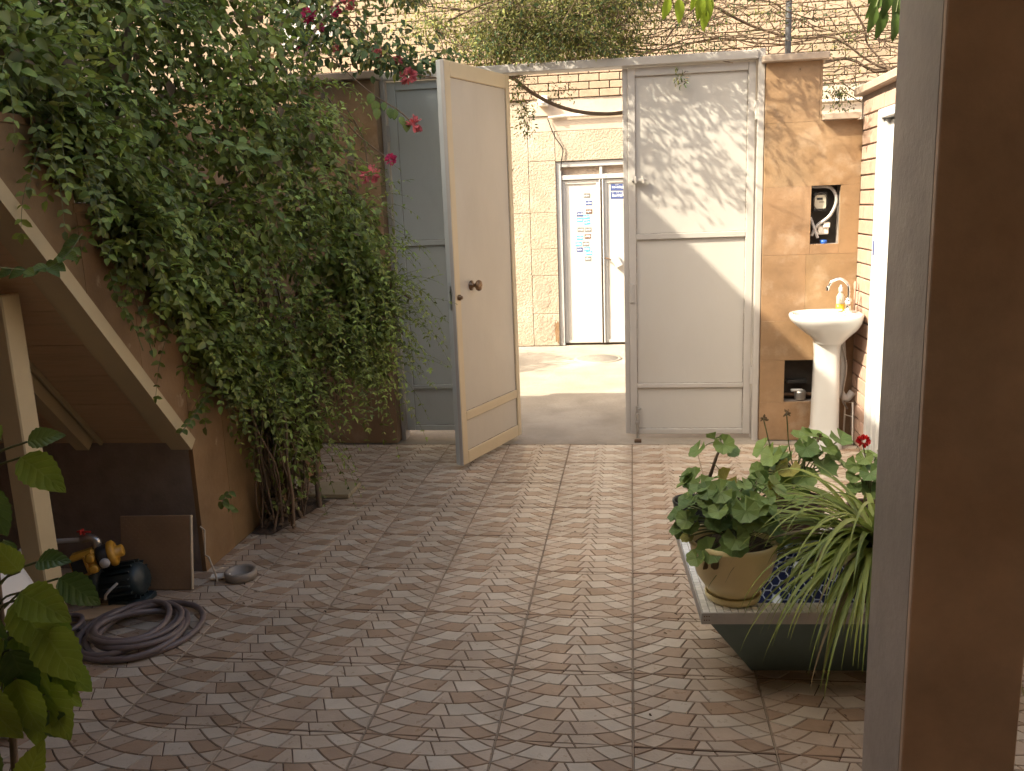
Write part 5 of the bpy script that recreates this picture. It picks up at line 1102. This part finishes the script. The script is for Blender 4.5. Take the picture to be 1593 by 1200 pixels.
for k in range(80):
    a = random.uniform(0, 6.283); e = random.uniform(.15, 1.0); r_ = .04 + .145 * math.sqrt(random.random()); z = .505 + .20 * e - .25 * (r_ - .05) * (random.random() + .3)
    if r_ > .10 and math.sin(a) < -.2 and z < .54: z += .05
    lv.append(((GX - .018 + r_ * math.cos(a) * .84, GY + r_ * math.sin(a) * .8, z + .0), random.uniform(.022, .042), random.random() < .06))
lv += [((.15, 2.56, .575), .026, 0), ((.165, 2.55, .52), .028, 1), ((.185, 2.49, .475), .032, 0), ((.225, 2.49, .50), .042, 0), ((.29, 2.47, .525), .044, 0), ((.385, 2.52, .60), .040, 0), ((.405, 2.54, .56), .036, 0), ((.36, 2.5, .635), .036, 0), ((.37, 2.6, .66), .03, 0), ((.33, 2.57, .68), .026, 0)]
geranium(g1, (GX, GY, .48), lv)
for a, b in (((GX - .02, GY, .45), (GX - .045, GY - .02, .60)), ((GX + .01, GY + .01, .45), (GX + .03, GY, .64)), ((GX, GY - .02, .45), (GX - .01, GY - .02, .56))): MB().tube([a, (Vector(a) + Vector(b)) / 2 + Vector((.006, 0, 0)), b], [.007, .006, .004], 7).build('stem', BARK, g1)
drl = oval_leaf('dead_leaf', .03, .018, L_DRY, 5, .5, .3); link('dead_leaf', drl, g1, (.205, 2.485, .44), (1.9, .3, .5), 1.0); link('dead_leaf', drl, g1, (.235, 2.475, .445), (1.7, .2, -.3), 1.3)

g2 = empty('potted_geranium', (.22, 3.20, PZ), 'leggy geranium cutting in a black pot behind the cream pot', 'plant')
pot(g2, (.215, 3.16, PZ), .05, .068, .125, POTK)
MB().tube(spline([(.235, 3.15, .40), (.262, 3.15, .47), (.285, 3.15, .535), (.305, 3.15, .60), (.32, 3.15, .635)], 5), [.008, .008, .008, .008, .007, .007, .007, .007, .007, .007, .007, .006, .006, .006, .006, .005, .005, .005, .005, .005, .005], 8).build('stem', BARK, g2)
for b, p, s_, y_ in (((.31, 3.15, .62), (.235, 3.12, .63), .042, 0), ((.31, 3.15, .63), (.325, 3.11, .655), .040, 0), ((.31, 3.15, .63), (.355, 3.13, .625), .032, 0), ((.29, 3.15, .55), (.335, 3.10, .525), .046, 1), ((.31, 3.15, .63), (.30, 3.18, .66), .034, 0), ((.25, 3.15, .43), (.27, 3.12, .47), .016, 0), ((.25, 3.15, .43), (.215, 3.12, .475), .018, 0), ((.24, 3.15, .42), (.20, 3.12, .45), .020, 0)):
    geranium(g2, b, [(p, s_, y_)], .004)

g3 = empty('potted_geranium', (.59, 3.07, PZ), 'geranium with faded flower heads in a brown pot on the pool rim', 'plant')
G3 = (.595, 3.11)
pot(g3, (G3[0], G3[1], PZ), .062, .092, .15, POTB)
lv = [((G3[0] + r_ * math.cos(a) * 1.2, G3[1] + r_ * math.sin(a) * .8, .50 + .16 * random.random() + .03 * math.cos(a)), random.uniform(.032, .052), random.random() < .12) for a, r_ in ((random.uniform(0, 6.283), random.uniform(.03, .15)) for _ in range(30))]
lv += [((.47, 3.02, .54), .055, 0), ((.55, 3.0, .52), .062, 0), ((.49, 3.05, .63), .05, 0), ((.60, 3.03, .665), .042, 0), ((.66, 3.03, .60), .05, 0), ((.54, 3.02, .59), .042, 1), ((.44, 3.05, .575), .034, 0)]
geranium(g3, (G3[0], G3[1], .47), lv)
for a, b in (((G3[0] - .02, G3[1], .55), (.535, 3.06, .785)), ((G3[0] + .05, G3[1], .55), (.645, 3.06, .695)), ((G3[0] - .07, G3[1], .55), (.455, 3.05, .765))):
    MB().tube([a, (Vector(a) + Vector(b)) / 2 + Vector((-.006, 0, 0)), b], .0022, 5).build('stalk', STEM, g3)
    f = Leaves(); u = rng.normal(size=(14, 3)); f.add(np.array(b) + u * .002, u, rng.normal(size=(14, 3)), .016, .009, 0); f.build('faded_flower', [L_DRY], g3)
g4 = empty('potted_geranium', (.80, 3.05, PZ), 'red flowering geranium beside the column on the pool rim', 'plant')
pot(g4, (.84, 3.10, PZ), .055, .075, .13, POTB)
geranium(g4, (.84, 3.10, .44), [((.84 + random.gauss(0, .06), 3.08 + random.gauss(0, .04), random.uniform(.48, .63)), random.uniform(.024, .036), 0) for _ in range(20)] + [((.775, 3.05, .60), .034, 0), ((.80, 3.04, .625), .03, 0), ((.77, 3.05, .56), .03, 0)])
MB().tube([(.83, 3.08, .5), (.81, 3.05, .6), (.795, 3.05, .672)], .0024, 5).build('stalk', STEM, g4)
f = Leaves(); u = rng.normal(size=(60, 3)); u /= np.linalg.norm(u, axis=1, keepdims=True); f.add(np.array((.795, 3.05, .685)) + u * .010, u, rng.normal(size=(60, 3)), .016, .014, 0, curl=-.1); f.build('flower', [PETAL], g4)

# ---------------------------------------------------- spider plant
sp = empty('spider_plant', (.71, 2.62, PZ), 'spider plant with long arching pale green blades by the column', 'plant')
SPC = Vector((.725, 2.58, .475))
pot(sp, (.72, 2.62, PZ), .055, .078, .14, POTB)
def blade(d, L, lift, W, m_, twist=0.0):
    d = Vector((d[0], d[1], 0)).normalized(); mb = MB(); vs = []; n = 14; p = SPC + Vector((random.gauss(0, .012), random.gauss(0, .012), 0)); a = lift; sd = d.cross(Vector((0, 0, 1)))
    for i in range(n + 1):
        t = i / n; w_ = W * (.55 + .45 * math.sin(math.pi * min(1, t * 1.2 + .12))) * (1 - t ** 3) + .0006
        up = (d * -math.sin(a) + Vector((0, 0, 1)) * math.cos(a)); s2 = sd * math.cos(twist * t) + up * math.sin(twist * t)
        vs += [p - s2 * w_ / 2 + up * w_ * .22, p, p + s2 * w_ / 2 + up * w_ * .22]
        p = p + (d * math.cos(a) + Vector((0, 0, 1)) * math.sin(a)) * L / n; a -= (lift + 1.25) / n * (.45 + 1.25 * t)
        a = max(a, -1.45)
        if p.z < PZ + .01 and p.y > 2.54 and p.y < 3.2: p.z = max(p.z, PZ + .006)
        if p.z < .012: p.z = .012
    mb.add(vs, [(i * 3 + j, i * 3 + j + 1, i * 3 + j + 4, i * 3 + j + 3) for i in range(n) for j in range(2)], 0, True)
    return mb.build('blade', m_, sp)
for k in range(220):
    a = math.radians(random.choice([random.uniform(95, 275), random.uniform(170, 275), random.uniform(0, 360)]))
    blade((math.cos(a), math.sin(a)), random.uniform(.30, .62), random.choice([random.uniform(-.1, .5), random.uniform(.3, 1.15)]), random.uniform(.012, .022), L_SPIDD if random.random() < .07 else L_SPID, random.uniform(-.6, .6))

# ---------------------------------------------------- broad leaved shrub in the lower left corner
hy = empty('leafy_shrub', (-1.18, 1.32, 0), 'broad serrated green leaves of a potted shrub at the lower left edge', 'shrub')
pot(hy, (-1.22, 1.30, 0), .12, .16, .26, POTB)
sprof = lambda t: (math.sin(math.pi * t ** .72) ** .85) * (1 if t < .98 else .3)
HB = [oval_leaf('leaf', .10, .066, m_, 16, c_, .12, .05, sprof, .012) for m_, c_ in ((L_BIG, .25), (L_BIG, .4), (L_BIGD, .3))]
SH = [  # position, direction, normal, size, kind
    ((-1.10, 1.33, 1.165), (-.6, .1, .1), (.2, -.6, .8), .85, 0), ((-1.06, 1.32, 1.135), (.75, -.1, -.5), (.35, -.8, .6), .95, 0), ((-1.09, 1.30, 1.14), (-.5, -.2, -.3), (-.1, -.7, .7), .9, 0), ((-1.05, 1.33, 1.16), (.55, .1, .15), (.1, -.8, .6), .6, 2), ((-1.12, 1.30, 1.09), (.2, -.1, -1), (.3, -1, .2), 1.0, 2), ((-1.13, 1.28, 1.10), (-.3, -.1, -.9), (0, -1, .3), .8, 0),
    ((-1.11, 1.31, .985), (.05, -.05, -1), (.9, -.5, .1), .55, 2), ((-1.06, 1.32, .94), (.6, -.1, .15), (.1, -.6, .8), .65, 2), ((-1.08, 1.30, .93), (-.2, -.2, .5), (.3, -.8, .4), .7, 0), ((-1.07, 1.28, .90), (.8, -.2, -.25), (.2, -.75, .7), 1.05, 0), ((-1.08, 1.28, .885), (.6, -.2, -.75), (.4, -.8, .55), 1.1, 0), ((-1.03, 1.33, .905), (.7, .1, -.55), (.45, -.75, .5), .85, 2),
    ((-1.12, 1.27, .86), (-.2, -.1, -.9), (.2, -1, .3), .95, 2), ((-1.09, 1.26, .80), (.35, -.1, -1), (.35, -.9, .3), 1.0, 2), ((-1.04, 1.28, .835), (.55, -.1, -.9), (.5, -.85, .25), 1.2, 0), ((-1.08, 1.25, .75), (.25, -.1, -1), (.2, -1, .25), 1.15, 0), ((-1.13, 1.22, .755), (.45, -.15, -.95), (.1, -1, .4), 1.25, 1), ((-1.05, 1.28, .67), (.2, .1, -1), (.6, -.8, .2), .7, 2), ((-1.14, 1.22, .70), (-.2, -.1, -.6), (0, -.8, .6), 1.1, 1), ((-1.1, 1.26, .82), (-.5, -.1, -.4), (-.1, -.9, .4), 1.0, 0), ((-1.14, 1.27, .93), (-.4, 0, .3), (0, -.9, .4), .8, 2),
    ((-1.09, 1.24, .545), (.2, .1, .5), (.3, -.9, .4), .8, 0), ((-1.06, 1.24, .53), (.8, -.1, -.05), (.1, -.5, .9), .85, 0), ((-1.05, 1.23, .515), (.9, -.1, -.05), (.15, -.55, .85), .95, 2), ((-1.11, 1.22, .52), (-.5, -.2, .1), (-.1, -.7, .8), .9, 1), ((-1.10, 1.21, .50), (.3, -.3, -.5), (.2, -.8, .6), .9, 0), ((-1.14, 1.24, .56), (-.3, 0, .6), (.1, -.9, .3), .8, 2)]
for q in range(16):
    zz = random.uniform(.66, .86); SH.append(((-1.13 + random.uniform(0, .07), 1.30 + random.uniform(-.02, .06), zz), (random.uniform(-.3, .8), -.1, random.uniform(-1, -.2)), (random.uniform(0, .5), -.85, random.uniform(.2, .6)), random.uniform(.8, 1.15), random.choice([0, 1, 2])))
for p, d, nn, s_, k in SH:
    p = Vector(p); root = Vector((-1.16, 1.30, p.z - .08)); MB().tube(spline([root, (root + p) / 2 + Vector((0, 0, .02)), p], 4), .0022, 5).build('stalk', STEM, hy)
    link('leaf', HB[k], hy, p, orient(d, nn), s_)
for x in (-.02, .02): MB().tube(spline([(-1.20, 1.30, .22), (-1.17 + x, 1.30, .6), (-1.15 + x, 1.30, .9), (-1.14 + x, 1.31, 1.13)], 6), [.007] * 19, 7).build('stem', BARK, hy)

# ---------------------------------------------------- round tree added out of view beyond the wall to cast a street shadow
tr = empty('shadow_tree', (-4.6, 6.85, 0), 'unseen round crowned tree added outside the left wall for its street shadow', 'tree')
MB().tube(spline([(-4.6, 6.9, -.02), (-4.55, 6.88, .9), (-4.58, 6.9, 1.8), (-4.6, 6.86, 2.6)], 5), [.06 - .002 * i for i in range(16)], 9).build('trunk', BARK, tr)
tl = Leaves(); clump(tl, (-4.6, 6.86, 3.1), (.62, .62, .5), 5200, .07, .5, [0], .3, .1); tl.build('crown', [L_BOUG], tr)

# ---------------------------------------------------- litter on the tiles
lt = Leaves(); n = 150
P = np.stack([rng.uniform(-2.1, -1.0, n), rng.uniform(2.4, 4.4, n), np.full(n, .004)], 1); k = 60
P[:k] = np.stack([rng.uniform(-1.4, .9, k), rng.uniform(2.2, 5.4, k), np.full(k, .004)], 1); P[k:k + 45] = np.stack([rng.normal(-1.76, .05, 45), rng.normal(4.0, .14, 45), rng.uniform(.03, .045, 45)], 1)
D = rng.normal(size=(n, 3)); D[:, 2] *= .1; sz_ = rng.uniform(.006, .02, n); sz_[k:k + 45] *= 1.9
lt.add(P, D, np.tile([0, 0, 1.0], (n, 1)) + rng.normal(0, .25, (n, 3)), sz_, sz_ * .5, rng.choice([0, 1], n))
tag(lt.build('leaf_litter', [L_DRY, SOIL]), kind='stuff')
